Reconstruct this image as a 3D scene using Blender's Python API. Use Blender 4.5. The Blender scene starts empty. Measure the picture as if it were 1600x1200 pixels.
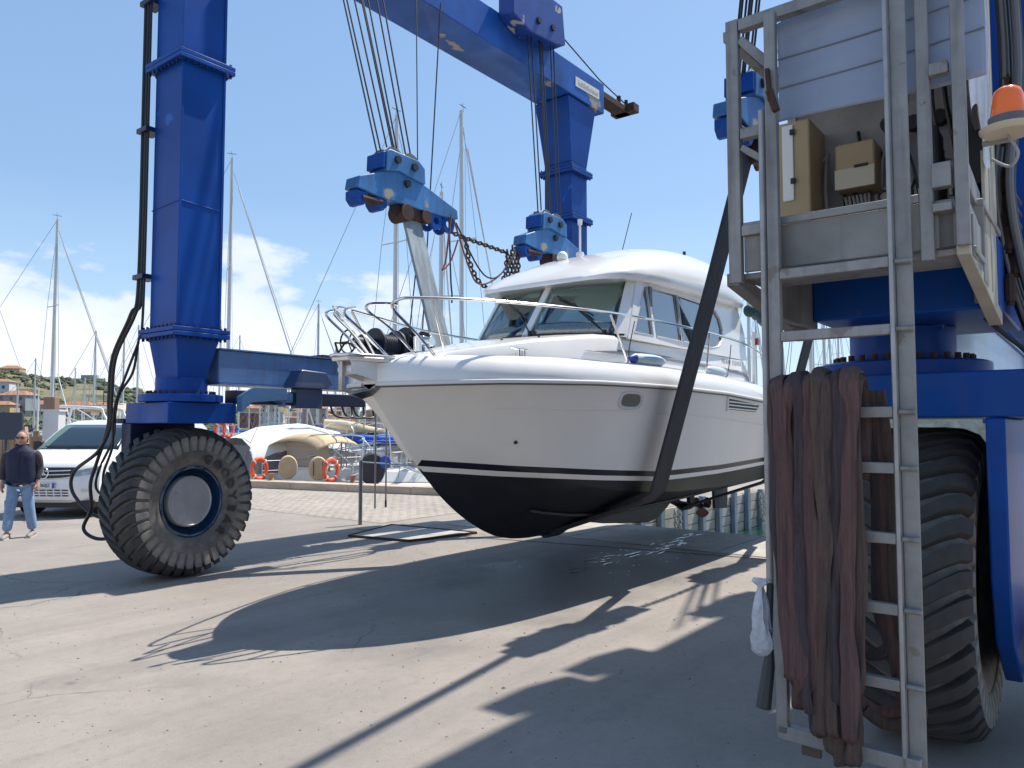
import bpy, bmesh, math, random
from mathutils import Vector, Matrix, noise
random.seed(7)
R = math.radians; PI = math.pi
S = bpy.context.scene
C = S.collection
# ------------------------------------------------------------------ camera, world, sun, exposure
cam_d = bpy.data.cameras.new('camera'); cam = bpy.data.objects.new('camera', cam_d); C.objects.link(cam)
cam.location = (0, 0, 1.75); cam.rotation_euler = (R(90 + 3.195), 0, 0)
cam_d.sensor_width = 36; cam_d.sensor_fit = 'HORIZONTAL'; cam_d.lens = 27
cam_d.clip_start = .05; cam_d.clip_end = 12000
S.camera = cam
SUN_AZ, SUN_EL = R(52), R(61.3)
W = bpy.data.worlds.new('World'); S.world = W; W.use_nodes = True
wt = W.node_tree; wt.nodes.clear()
def wn(t, **k):
    n = wt.nodes.new(t)
    for a, b in k.items(): setattr(n, a, b)
    return n
sky = wn('ShaderNodeTexSky', sky_type='NISHITA', sun_disc=False, sun_elevation=SUN_EL, sun_rotation=SUN_AZ,
         air_density=1.15, dust_density=.6, ozone_density=1.6)
geo = wn('ShaderNodeTexCoord'); sep = wn('ShaderNodeSeparateXYZ'); wt.links.new(geo.outputs['Generated'], sep.inputs[0])
mp = wn('ShaderNodeMapping'); mp.inputs['Scale'].default_value = (1, 1, 2.3); wt.links.new(geo.outputs['Generated'], mp.inputs[0])
n1 = wn('ShaderNodeTexNoise'); n1.inputs['Scale'].default_value = 5.5; n1.inputs['Detail'].default_value = 9; n1.inputs['Roughness'].default_value = .55
wt.links.new(mp.outputs[0], n1.inputs['Vector'])
n2 = wn('ShaderNodeTexNoise'); n2.inputs['Scale'].default_value = 1.3; n2.inputs['Detail'].default_value = 2
wt.links.new(geo.outputs['Generated'], n2.inputs['Vector'])
def math_(op, a, b=None, clamp=False):
    n = wn('ShaderNodeMath', operation=op); n.use_clamp = clamp
    for i, v in enumerate((a, b)):
        if v is None: continue
        if isinstance(v, (int, float)): n.inputs[i].default_value = v
        else: wt.links.new(v, n.inputs[i])
    return n.outputs[0]
# cumulus bank: noise minus height, denser towards the west (-x)
west = math_('MULTIPLY', sep.outputs['X'], -1.0)
hgt = math_('MULTIPLY', sep.outputs['Z'], 4.0)
f = math_('ADD', math_('MULTIPLY', n1.outputs[0], 1.5), math_('MULTIPLY', n2.outputs[0], .5))
f = math_('SUBTRACT', math_('ADD', f, west), hgt)
f = math_('SUBTRACT', f, .62)
cov = math_('MULTIPLY', f, 9.5, True)
cov = math_('MULTIPLY', cov, .86)
hz = math_('MULTIPLY', math_('SUBTRACT', 1.0, math_('MULTIPLY', sep.outputs['Z'], 3.6), True), .42, True)
cr = wn('ShaderNodeMix', data_type='RGBA'); cr.inputs['A'].default_value = (5.6, 6.3, 7.5, 1); cr.inputs['B'].default_value = (7.2, 7.5, 8.1, 1)
wt.links.new(math_('MULTIPLY', f, 2.6, True), cr.inputs['Factor'])
hb = wn('ShaderNodeMix', data_type='RGBA'); hb.inputs['Factor'].default_value = .38; wt.links.new(sky.outputs[0], hb.inputs['A']); hb.inputs['B'].default_value = (2.4, 4.3, 7.2, 1)
hm = wn('ShaderNodeMix', data_type='RGBA'); wt.links.new(hz, hm.inputs['Factor']); wt.links.new(hb.outputs['Result'], hm.inputs['A']); hm.inputs['B'].default_value = (5.2, 6.9, 9.0, 1)
cm = wn('ShaderNodeMix', data_type='RGBA'); wt.links.new(cov, cm.inputs['Factor']); wt.links.new(hm.outputs['Result'], cm.inputs['A']); wt.links.new(cr.outputs['Result'], cm.inputs['B'])
bg = wn('ShaderNodeBackground'); bg.inputs['Strength'].default_value = .11; wt.links.new(cm.outputs['Result'], bg.inputs['Color'])
wo = wn('ShaderNodeOutputWorld'); wt.links.new(bg.outputs[0], wo.inputs[0])
sl = bpy.data.lights.new('sun', 'SUN'); sl.energy = 5.0; sl.angle = R(.53); sl.color = (1, .93, .83)
so = bpy.data.objects.new('sun', sl); C.objects.link(so)
sv = Vector((math.sin(SUN_AZ) * math.cos(SUN_EL), math.cos(SUN_AZ) * math.cos(SUN_EL), math.sin(SUN_EL)))
so.rotation_euler = sv.to_track_quat('Z', 'Y').to_euler(); so.location = (20, 20, 40)
S.view_settings.view_transform = 'Standard'; S.view_settings.look = 'None'; S.view_settings.gamma = 1
S.view_settings.exposure = .42; S.view_settings.use_curve_mapping = False
S.render.engine = 'CYCLES'; S.cycles.max_bounces = 6; S.cycles.transparent_max_bounces = 12
try: S.cycles.use_denoising = True
except Exception: pass

# ------------------------------------------------------------------ frames
PH = R(37.5); ROT = PI / 2 - PH          # the boat hoist's own axes: x runs along the hoist, away from the viewer, y to its left
AXD = (math.sin(PH), math.cos(PH)); AXN = (math.cos(PH), -math.sin(PH))
def L2W(p): return Vector((AXD[0] * p[0] - AXN[0] * p[1], AXD[1] * p[0] - AXN[1] * p[1], p[2]))
TH = math.atan(67 / 1200)
def wat(px, py, Y):                       # photo direction at distance Y -> place in the world
    u = -(py - 600) / 1200
    r = ((px - 800) / 1200, math.cos(TH) - u * math.sin(TH), math.sin(TH) + u * math.cos(TH))
    t = Y / r[1]
    return Vector((r[0] * t, Y, 1.75 + r[2] * t))
BASE = {}
# ------------------------------------------------------------------ materials
MATS = {}
def mat(name, col, rough=.5, metal=0, var=0, vscale=6, bump=0, bscale=60, col2=None, spots=None, sscale=5, sthr=.62, streak=False, spec=None, coat=0, emis=None, alpha=None, trans=0, detail=6, var2=0, v2scale=.4, grime=0):
    if name in MATS: return MATS[name]
    m = bpy.data.materials.new(name); m.use_nodes = True; MATS[name] = m
    t = m.node_tree; b = t.nodes['Principled BSDF']; L = t.links.new
    b.inputs['Roughness'].default_value = rough; b.inputs['Metallic'].default_value = metal
    if spec is not None: b.inputs['Specular IOR Level'].default_value = spec
    b.inputs['Coat Weight'].default_value = coat
    if trans: b.inputs['Transmission Weight'].default_value = trans
    c = (*col, 1); b.inputs['Base Color'].default_value = c
    tc = t.nodes.new('ShaderNodeTexCoord'); src = tc.outputs['Object']
    if streak:
        mpp = t.nodes.new('ShaderNodeMapping'); mpp.inputs['Scale'].default_value = streak if isinstance(streak, tuple) else (1, 1, .12); L(src, mpp.inputs[0]); src = mpp.outputs[0]
    last = None
    if var or col2:
        n = t.nodes.new('ShaderNodeTexNoise'); n.inputs['Scale'].default_value = vscale; n.inputs['Detail'].default_value = detail; n.inputs['Roughness'].default_value = .6; L(src, n.inputs['Vector'])
        mr = t.nodes.new('ShaderNodeMapRange'); mr.inputs['From Min'].default_value = .3; mr.inputs['From Max'].default_value = .7; L(n.outputs[0], mr.inputs[0])
        mx = t.nodes.new('ShaderNodeMix'); mx.data_type = 'RGBA'; L(mr.outputs[0], mx.inputs['Factor'])
        if col2: mx.inputs['A'].default_value = c; mx.inputs['B'].default_value = (*col2, 1)
        else:
            mx.inputs['A'].default_value = (*[x * (1 - var) for x in col], 1); mx.inputs['B'].default_value = (*[min(1, x * (1 + var)) for x in col], 1)
        last = mx.outputs['Result']
    if var2:
        n = t.nodes.new('ShaderNodeTexNoise'); n.inputs['Scale'].default_value = v2scale; n.inputs['Detail'].default_value = 5; L(tc.outputs['Object'], n.inputs['Vector'])
        mr = t.nodes.new('ShaderNodeMapRange'); mr.inputs['From Min'].default_value = .35; mr.inputs['From Max'].default_value = .65; mr.inputs['To Min'].default_value = 1 - var2; mr.inputs['To Max'].default_value = 1 + var2 * .6; L(n.outputs[0], mr.inputs[0])
        vm = t.nodes.new('ShaderNodeVectorMath'); vm.operation = 'SCALE'
        if last: L(last, vm.inputs[0])
        else: vm.inputs[0].default_value = col
        L(mr.outputs[0], vm.inputs['Scale']); last = vm.outputs[0]
    if spots:
        n = t.nodes.new('ShaderNodeTexNoise'); n.inputs['Scale'].default_value = sscale; n.inputs['Detail'].default_value = 8; L(tc.outputs['Object'], n.inputs['Vector'])
        mr = t.nodes.new('ShaderNodeMapRange'); mr.inputs['From Min'].default_value = sthr; mr.inputs['From Max'].default_value = sthr + .03; L(n.outputs[0], mr.inputs[0])
        mx = t.nodes.new('ShaderNodeMix'); mx.data_type = 'RGBA'; L(mr.outputs[0], mx.inputs['Factor'])
        if last: L(last, mx.inputs['A'])
        else: mx.inputs['A'].default_value = c
        mx.inputs['B'].default_value = (*spots, 1); last = mx.outputs['Result']
    if grime:
        g1 = t.nodes.new('ShaderNodeMapping'); g1.inputs['Scale'].default_value = (9, 9, .55); L(tc.outputs['Object'], g1.inputs[0])
        n = t.nodes.new('ShaderNodeTexNoise'); n.inputs['Scale'].default_value = 1.6; n.inputs['Detail'].default_value = 8; L(g1.outputs[0], n.inputs['Vector'])
        mr = t.nodes.new('ShaderNodeMapRange'); mr.inputs['From Min'].default_value = .52; mr.inputs['From Max'].default_value = .74; mr.inputs['To Max'].default_value = grime; L(n.outputs[0], mr.inputs[0])
        mx = t.nodes.new('ShaderNodeMix'); mx.data_type = 'RGBA'; L(mr.outputs[0], mx.inputs['Factor'])
        if last: L(last, mx.inputs['A'])
        else: mx.inputs['A'].default_value = c
        mx.inputs['B'].default_value = (.05, .04, .035, 1); last = mx.outputs['Result']
        n = t.nodes.new('ShaderNodeTexNoise'); n.inputs['Scale'].default_value = 7; n.inputs['Detail'].default_value = 10; n.inputs['Roughness'].default_value = .7; L(tc.outputs['Object'], n.inputs['Vector'])
        mr = t.nodes.new('ShaderNodeMapRange'); mr.inputs['From Min'].default_value = .68; mr.inputs['From Max'].default_value = .70; L(n.outputs[0], mr.inputs[0])
        mx = t.nodes.new('ShaderNodeMix'); mx.data_type = 'RGBA'; L(mr.outputs[0], mx.inputs['Factor']); L(last, mx.inputs['A']); mx.inputs['B'].default_value = (.17, .13, .10, 1); last = mx.outputs['Result']
    if last: L(last, b.inputs['Base Color'])
    if bump:
        n = t.nodes.new('ShaderNodeTexNoise'); n.inputs['Scale'].default_value = bscale; n.inputs['Detail'].default_value = 5; L(src, n.inputs['Vector'])
        bp = t.nodes.new('ShaderNodeBump'); bp.inputs['Strength'].default_value = bump; bp.inputs['Distance'].default_value = .01; L(n.outputs[0], bp.inputs['Height']); L(bp.outputs[0], b.inputs['Normal'])
    return m
def glass(name, tint, gl=.18, rough=.03):
    if name in MATS: return MATS[name]
    m = bpy.data.materials.new(name); m.use_nodes = True; MATS[name] = m
    t = m.node_tree; t.nodes.clear()
    o = t.nodes.new('ShaderNodeOutputMaterial'); a = t.nodes.new('ShaderNodeBsdfTransparent'); a.inputs[0].default_value = (*tint, 1)
    g = t.nodes.new('ShaderNodeBsdfGlossy'); g.inputs['Roughness'].default_value = rough
    fr = t.nodes.new('ShaderNodeLayerWeight'); fr.inputs['Blend'].default_value = .25
    mr = t.nodes.new('ShaderNodeMapRange'); mr.inputs['To Min'].default_value = gl; mr.inputs['To Max'].default_value = .95; t.links.new(fr.outputs['Fresnel'], mr.inputs[0])
    x = t.nodes.new('ShaderNodeMixShader'); t.links.new(mr.outputs[0], x.inputs[0]); t.links.new(a.outputs[0], x.inputs[1]); t.links.new(g.outputs[0], x.inputs[2]); t.links.new(x.outputs[0], o.inputs[0])
    return m
CHIP = (.33, .29, .22)
BLUE = mat('blue_paint', (.005, .062, .30), .42, grime=0.2, spec=.16, var=.12, vscale=1.3, spots=(.012, .13, .45), sscale=2.2, sthr=.68, bump=.05, bscale=8, coat=.04, var2=.16, v2scale=.9)
BLUEW = mat('worn_blue_paint', (.032, .15, .37), .45, grime=0.45, var=.22, vscale=2.5, spots=CHIP, sscale=2.6, sthr=.655, bump=.12, bscale=20, var2=.2, v2scale=1.4)
BLUEF = mat('sunlit_blue_paint', (.08, .17, .36), .3, grime=0.45, var=.25, vscale=3, spots=(.2, .19, .17), sscale=3.5, sthr=.67, bump=.1, bscale=20, streak=(.35, 1, 1))  # paler than the hoist blue: glancing sun is put into the colour
NAVY = mat('navy_paint', (.008, .016, .055), .45, var=.3, vscale=5)
STEEL = mat('dark_rope_steel', (.035, .035, .037), .5, .5)
RUST = mat('rusty_steel', (.09, .045, .028), .75, .3, col2=(.03, .022, .02), vscale=9, bump=.3)
CHROME = mat('polished_stainless', (.75, .74, .72), .13, 1)
ALU = mat('weathered_aluminium', (.27, .27, .268), .5, .35, grime=0.5, var=.12, vscale=14, bump=.12, bscale=50, spots=(.20, .18, .16), sscale=9, sthr=.66, var2=.12, v2scale=2)
ALUD = mat('dull_aluminium_sheet', (.25, .245, .235), .55, .3, grime=0.5, var=.2, vscale=2.5, bump=.08, bscale=14, var2=.2, v2scale=1.2)
RUB = mat('tyre_rubber', (.165, .152, .137), .75, var=.3, vscale=9, bump=.25, bscale=90, var2=.3, v2scale=2.2)
RUBT = mat('tread_rubber', (.05, .048, .048), .8, var=.25, vscale=6, bump=.3, bscale=70, var2=.3, v2scale=2)  # tread made darker than the dusty sidewalls to stand for its shade
RUBD = mat('dusty_tread_rubber', (.19, .175, .158), .85, var=.22, vscale=7, bump=.25, bscale=70, streak=(1, 1, 1), var2=.2, v2scale=2)
HOSE = mat('black_hose_rubber', (.014, .014, .016), .42)
GEL = mat('white_gelcoat', (.82, .81, .785), .2, var=.02, vscale=2, coat=.5)
GELH = mat('hull_gelcoat', (.80, .765, .71), .36, var=.025, vscale=1.6, coat=.06, var2=.03, v2scale=1)
ANTI = mat('black_antifouling', (.012, .014, .02), .55, var=.35, vscale=3, streak=(.25, 1, 1), bump=.12, bscale=14, coat=.0)
ANTIB = mat('olive_antifouling', (.032, .034, .028), .5, var=.35, vscale=3, streak=(.25, 1, 1))
STRIPE = mat('navy_stripe', (.01, .012, .022), .3)
GREYS = mat('grey_graphic_stripe', (.22, .23, .27), .4)
BLK = mat('matt_black', (.012, .012, .013), .5)
WHITE = mat('white_plastic', (.78, .78, .76), .4)
WEB = mat('webbing_strap', (.035, .036, .042), .8, var=.3, vscale=14, streak=(1, 1, .05), bump=.5, bscale=140)
WEBL = mat('grey_blue_webbing', (.22, .27, .30), .6, var=.35, vscale=9, streak=(1, 1, .06), bump=.4, bscale=120)
CONC = mat('concrete', (.36, .33, .29), .85, var=.16, vscale=2.2, bump=.35, bscale=45, spots=(.23, .21, .19), sscale=1.7, sthr=.64, detail=10, var2=.12, v2scale=.5)

# ------------------------------------------------------------------ mesh builder
class MB:
    def __init__(s): s.v = []; s.f = []; s.m = []
    def add(s, vs, fs, m=0):
        k = len(s.v); s.v += [tuple(x) for x in vs]; s.f += [tuple(i + k for i in f) for f in fs]; s.m += [m] * len(fs); return s
    def box(s, x0, x1, y0, y1, z0, z1, m=0):
        vs = [(x, y, z) for z in (z0, z1) for y in (y0, y1) for x in (x0, x1)]
        return s.add(vs, [(0, 2, 3, 1), (4, 5, 7, 6), (0, 1, 5, 4), (2, 6, 7, 3), (0, 4, 6, 2), (1, 3, 7, 5)], m)
    def hexa(s, b, t, m=0):
        return s.add(list(b) + list(t), [(3, 2, 1, 0), (4, 5, 6, 7), (0, 1, 5, 4), (1, 2, 6, 5), (2, 3, 7, 6), (3, 0, 4, 7)], m)
    def bar(s, a, b, w, h=None, up=(0, 0, 1), m=0):
        h = h or w; a = Vector(a); b = Vector(b); t = (b - a).normalized(); u = Vector(up)
        x = t.cross(u)
        if x.length < 1e-4: x = t.cross(Vector((1, 0, 0)))
        x.normalize(); y = x.cross(t).normalized()
        q = lambda c: [c - x * w / 2 - y * h / 2, c + x * w / 2 - y * h / 2, c + x * w / 2 + y * h / 2, c - x * w / 2 + y * h / 2]
        return s.add(q(a) + q(b), [(0, 1, 2, 3), (7, 6, 5, 4), (0, 4, 5, 1), (1, 5, 6, 2), (2, 6, 7, 3), (3, 7, 4, 0)], m)
    def loft(s, rings, closed=True, cap=True, m=0):
        n = len(rings[0]); vs = [p for r in rings for p in r]; fs = []
        for i in range(len(rings) - 1):
            for j in range(n if closed else n - 1):
                k = (j + 1) % n; fs.append((i * n + j, i * n + k, (i + 1) * n + k, (i + 1) * n + j))
        if cap and closed: fs.append(tuple(range(n))[::-1]); fs.append(tuple((len(rings) - 1) * n + j for j in range(n)))
        return s.add(vs, fs, m)
    def tube(s, pts, r, seg=8, rv=None, cap=True, m=0, up=None):
        pts = [Vector(p) for p in pts]; n = len(pts); rs = r if isinstance(r, (list, tuple)) else [r] * n
        rings = []; u = None
        for i, p in enumerate(pts):
            t = (pts[min(i + 1, n - 1)] - pts[max(i - 1, 0)])
            t = t.normalized() if t.length > 1e-9 else Vector((0, 0, 1))
            if u is None:
                u = Vector(up) if up else (Vector((0, 0, 1)) if abs(t.z) < .9 else Vector((1, 0, 0)))
            u = (u - t * u.dot(t))
            u = u.normalized() if u.length > 1e-6 else t.orthogonal().normalized()
            w = t.cross(u); k = rv if rv else 1
            rings.append([p + u * rs[i] * math.cos(a) * 1 + w * rs[i] * k * math.sin(a) for a in [2 * PI * j / seg for j in range(seg)]])
        return s.loft(rings, True, cap, m)
    def cyl(s, a, b, r, r2=None, seg=16, m=0): return s.tube([a, b], [r, r if r2 is None else r2], seg, m=m)
    def lathe(s, prof, c=(0, 0, 0), ax='z', seg=32, m=0, a0=0, a1=2 * PI):
        full = abs(a1 - a0 - 2 * PI) < 1e-6; n = seg if full else seg + 1; rings = []
        for r, h in prof:
            ring = []
            for j in range(n):
                a = a0 + (a1 - a0) * j / seg; x, y = r * math.cos(a), r * math.sin(a)
                v = {'z': (x, y, h), 'y': (x, h, y), 'x': (h, x, y)}[ax]
                ring.append((v[0] + c[0], v[1] + c[1], v[2] + c[2]))
            rings.append(ring)
        return s.loft(rings, full, False, m)
    def prism(s, poly, a, b, ax='z', m=0):
        def P(u, v, w): return {'z': (u, v, w), 'y': (u, w, v), 'x': (w, u, v)}[ax]
        n = len(poly); vs = [P(u, v, a) for u, v in poly] + [P(u, v, b) for u, v in poly]
        return s.add(vs, [tuple(range(n))[::-1], tuple(range(n, 2 * n))] + [(i, (i + 1) % n, n + (i + 1) % n, n + i) for i in range(n)], m)
    def build(s, name, mats, parent=None, bevel=0, ang=38, smooth=True, base=None, weld=False):
        if base is None: base = BASE.get(parent.name, (0, 0, 0)) if parent else (0, 0, 0)
        me = bpy.data.meshes.new(name)
        me.from_pydata([(x - base[0], y - base[1], z - base[2]) for x, y, z in s.v], [], s.f)
        for mm in (mats if isinstance(mats, (list, tuple)) else [mats]): me.materials.append(mm)
        me.polygons.foreach_set('material_index', s.m)
        bm = bmesh.new(); bm.from_mesh(me)
        if weld: bmesh.ops.remove_doubles(bm, verts=bm.verts, dist=.0008)
        if len(bm.faces) > 1: bmesh.ops.recalc_face_normals(bm, faces=bm.faces)
        bm.to_mesh(me); bm.free()
        if smooth:
            me.polygons.foreach_set('use_smooth', [True] * len(me.polygons)); me.set_sharp_from_angle(angle=R(ang))
        o = bpy.data.objects.new(name, me); C.objects.link(o)
        if parent: o.parent = parent
        BASE[o.name] = tuple(base)
        if bevel:
            b = o.modifiers.new('bevel', 'BEVEL'); b.width = bevel; b.segments = 2; b.limit_method = 'ANGLE'; b.angle_limit = R(40)
        return o
def tag(o, label=None, cat=None, group=None, kind=None):
    if label: o['label'] = label
    if cat: o['category'] = cat
    if group: o['group'] = group
    if kind: o['kind'] = kind
    return o
def thing(name, label, cat, base=(0, 0, 0), group=None, world=None, rot=None):
    o = bpy.data.objects.new(name, None); C.objects.link(o); o.empty_display_size = .2
    if world is not None: o.location = world; o.rotation_euler = (0, 0, rot or 0); BASE[o.name] = (0, 0, 0)
    else: o.location = L2W(base); o.rotation_euler = (0, 0, ROT); BASE[o.name] = tuple(base)
    return tag(o, label, cat, group)
def sub(name, parent, c=None):
    o = bpy.data.objects.new(name, None); C.objects.link(o); o.parent = parent; o.empty_display_size = .1
    pb = BASE[parent.name]; c = c or pb; o.location = Vector(c) - Vector(pb); BASE[o.name] = tuple(c); return o
def single(mb, name, mats, label, cat, base=(0, 0, 0), group=None, kind=None, local=True, **k):   # one-mesh thing given in hoist axes
    o = mb.build(name, mats, None, base=base, **k)
    if local: o.location = L2W(base); o.rotation_euler = (0, 0, ROT)
    else: o.location = base
    return tag(o, label, cat, group, kind)
def copy_tree(o, parent=None):
    kids = list(o.children); c = o.copy(); C.objects.link(c); c.parent = parent
    BASE[c.name] = BASE.get(o.name, (0, 0, 0))
    for ch in kids: copy_tree(ch, c)
    return c
def smooth_path(pts, n=6):
    P = [Vector(p) for p in pts]; out = []
    for i in range(len(P) - 1):
        a = P[max(i - 1, 0)]; b = P[i]; c = P[i + 1]; d = P[min(i + 2, len(P) - 1)]
        for k in range(n):
            t = k / n; out.append(.5 * ((2 * b) + (c - a) * t + (2 * a - 5 * b + 4 * c - d) * t * t + (3 * b - a - 3 * c + d) * t ** 3))
    out.append(P[-1]); return out
def text_mb(txt, size, M, depth=.002, bold=.0, spacing=1.0):
    cu = bpy.data.curves.new('lettering', 'FONT'); cu.body = txt; cu.size = size; cu.extrude = depth; cu.align_x = 'CENTER'; cu.align_y = 'CENTER'; cu.offset = bold; cu.resolution_u = 3; cu.space_character = spacing
    o = bpy.data.objects.new('lettering', cu); C.objects.link(o)
    me = bpy.data.meshes.new_from_object(o); mb = MB()
    mb.add([M @ v.co for v in me.vertices], [tuple(p.vertices) for p in me.polygons])
    bpy.data.objects.remove(o); bpy.data.meshes.remove(me); bpy.data.curves.remove(cu)
    return mb
def lerp(a, b, t): return a + (b - a) * t
def interp(tab, x):
    if x <= tab[0][0]: return tab[0][1]
    for (a, va), (b, vb) in zip(tab, tab[1:]):
        if x <= b:
            t = (x - a) / (b - a)
            return va + (vb - va) * t if not isinstance(va, tuple) else tuple(lerp(p, q, t) for p, q in zip(va, vb))
    return tab[-1][1]

# ================================================================== SETTING
ASPH = mat('asphalt_apron', (.275, .246, .218), .82, var=.13, vscale=.9, bump=.35, bscale=170, spots=(.235, .212, .19), sscale=.55, sthr=.62, detail=12, var2=.14, v2scale=.16)
apron = [(-60, -60), (60, -60), (60, 1.9), (12.3, 1.9), (12.3, 7.6), (60, 7.6), (60, 10.4), (15.75, 10.4), (13.4, 19.9), (8.6, 40), (6, 60), (-60, 60)]
def ground_sheet(mb, poly, z):
    bm = bmesh.new(); vs = [bm.verts.new((x, y, z)) for x, y in poly]; f = bm.faces.new(vs)
    bmesh.ops.triangulate(bm, faces=[f]); bm.verts.index_update()
    mb.add([v.co for v in bm.verts], [tuple(v.index for v in f.verts) for f in bm.faces]); bm.free()
mb = MB()
for (a, b, c, d) in (((-60, -60), (60, -60), (60, 1.9), (-60, 1.9)), ((-60, 1.9), (12.3, 1.9), (12.3, 7.6), (-60, 7.6)), ((-60, 7.6), (60, 7.6), (60, 10.4), (-60, 10.4)), ((-60, 10.4), (15.75, 10.4), (13.4, 19.9), (-60, 19.9)), ((-60, 19.9), (13.4, 19.9), (8.6, 40), (-60, 40)), ((-60, 40), (8.6, 40), (6, 60), (-60, 60))):
    mb.add([(*a, 0), (*b, 0), (*c, 0), (*d, 0)], [(0, 1, 2, 3)])
t = ASPH.node_tree; pb = t.nodes['Principled BSDF']; src = pb.inputs['Base Color'].links[0].from_socket
def ND(k, **a):
    n = t.nodes.new(k)
    for q, v in a.items(): setattr(n, q, v)
    return n
tco = ND('ShaderNodeTexCoord').outputs['Object']
def layer(src, fac, col):
    mx = ND('ShaderNodeMix', data_type='RGBA'); t.links.new(fac, mx.inputs['Factor']); t.links.new(src, mx.inputs['A']); mx.inputs['B'].default_value = (*col, 1); return mx.outputs['Result']
def rng(v, a, b, c, d):
    m = ND('ShaderNodeMapRange')
    for i, x in zip(('From Min', 'From Max', 'To Min', 'To Max'), (a, b, c, d)): m.inputs[i].default_value = x
    t.links.new(v, m.inputs[0]); return m.outputs[0]
def nze(scale, det=4, vec=None, rough=.5):
    n = ND('ShaderNodeTexNoise'); n.inputs['Scale'].default_value = scale; n.inputs['Detail'].default_value = det; n.inputs['Roughness'].default_value = rough; t.links.new(vec or tco, n.inputs['Vector']); return n.outputs[0]
# aggregate, worn specks, tyre tracks along the hoist lanes, hairline cracks, oil drips
src = layer(src, rng(nze(85, 3), .58, .70, 0, .35), (.36, .33, .30)); src = layer(src, rng(nze(60, 3), .60, .72, 0, .45), (.11, .10, .10))
mt = ND('ShaderNodeMapping'); mt.inputs['Scale'].default_value = (.07, 1.7, 1); t.links.new(tco, mt.inputs[0])
src = layer(src, rng(nze(1.4, 6, mt.outputs[0], .6), .50, .72, 0, .34), (.13, .125, .12))
src = layer(src, rng(nze(11, 6, None, .65), .5, .72, 0, .30), (.14, .13, .125)); src = layer(src, rng(nze(17, 5, None, .65), .52, .72, 0, .28), (.30, .28, .255))
src = layer(src, rng(nze(.33, 8, None, .62), .52, .68, 0, .22), (.32, .29, .26))
wv = ND('ShaderNodeVectorMath', operation='MULTIPLY_ADD'); t.links.new(ND('ShaderNodeTexNoise').outputs['Color'], wv.inputs[0]); wv.inputs[1].default_value = (.5, .5, .5); t.links.new(tco, wv.inputs[2])
nn0 = wv.inputs[0].links[0].from_node; nn0.inputs['Scale'].default_value = 1.3; nn0.inputs['Detail'].default_value = 8; t.links.new(tco, nn0.inputs['Vector'])
vo = ND('ShaderNodeTexVoronoi', feature='DISTANCE_TO_EDGE'); vo.inputs['Scale'].default_value = .30; t.links.new(wv.outputs[0], vo.inputs['Vector'])
mk = ND('ShaderNodeMath', operation='MULTIPLY'); t.links.new(rng(vo.outputs['Distance'], .0, .0035, .75, 0), mk.inputs[0]); t.links.new(rng(nze(.4, 3), .47, .56, 0, 1), mk.inputs[1]); src = layer(src, mk.outputs[0], (.06, .055, .05))
v2 = ND('ShaderNodeTexVoronoi'); v2.inputs['Scale'].default_value = 1.1; t.links.new(tco, v2.inputs['Vector']); mk = ND('ShaderNodeMath', operation='MULTIPLY'); t.links.new(rng(v2.outputs['Distance'], .02, .06, .5, 0), mk.inputs[0]); t.links.new(rng(nze(.7, 3), .5, .55, 0, 1), mk.inputs[1]); src = layer(src, mk.outputs[0], (.07, .065, .06))
# damp stain from dripping, painted dark under the boat to deepen its shadow too
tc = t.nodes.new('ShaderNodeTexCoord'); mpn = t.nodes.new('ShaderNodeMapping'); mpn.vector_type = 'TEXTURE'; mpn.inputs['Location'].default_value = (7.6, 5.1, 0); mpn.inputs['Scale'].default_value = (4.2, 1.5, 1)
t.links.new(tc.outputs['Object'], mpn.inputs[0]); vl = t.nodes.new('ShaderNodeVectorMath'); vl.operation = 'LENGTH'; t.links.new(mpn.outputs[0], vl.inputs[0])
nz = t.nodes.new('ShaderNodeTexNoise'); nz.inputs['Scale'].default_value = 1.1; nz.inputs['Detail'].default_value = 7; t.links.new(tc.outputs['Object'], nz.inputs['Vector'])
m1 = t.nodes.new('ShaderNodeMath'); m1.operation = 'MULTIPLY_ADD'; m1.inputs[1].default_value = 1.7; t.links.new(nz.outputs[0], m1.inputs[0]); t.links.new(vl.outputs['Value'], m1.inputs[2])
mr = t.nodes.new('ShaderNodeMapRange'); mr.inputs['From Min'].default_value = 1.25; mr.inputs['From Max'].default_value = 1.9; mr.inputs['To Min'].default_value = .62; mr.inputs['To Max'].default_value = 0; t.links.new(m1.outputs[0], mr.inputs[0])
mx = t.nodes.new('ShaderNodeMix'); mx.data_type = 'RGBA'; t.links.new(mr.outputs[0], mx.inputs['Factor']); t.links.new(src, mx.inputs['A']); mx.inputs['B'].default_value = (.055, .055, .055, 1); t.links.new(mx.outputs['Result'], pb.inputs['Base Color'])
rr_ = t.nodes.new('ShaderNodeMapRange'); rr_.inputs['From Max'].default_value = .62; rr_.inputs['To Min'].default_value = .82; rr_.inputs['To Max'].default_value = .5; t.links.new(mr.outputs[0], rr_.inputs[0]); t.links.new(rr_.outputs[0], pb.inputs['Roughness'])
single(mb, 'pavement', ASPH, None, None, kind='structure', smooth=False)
WALLC = mat('quay_wall_concrete', (.46, .41, .34), .9, var=.25, vscale=2, bump=.4, bscale=25, var2=.2, v2scale=.7)
mb = MB()
for i in range(len(apron)):
    a, b = apron[i], apron[(i + 1) % len(apron)]
    mb.add([(a[0], a[1], 0), (b[0], b[1], 0), (b[0], b[1], -4), (a[0], a[1], -4)], [(0, 1, 2, 3)])
quay = single(mb, 'quay_wall', WALLC, None, None, kind='structure', smooth=False)
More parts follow.
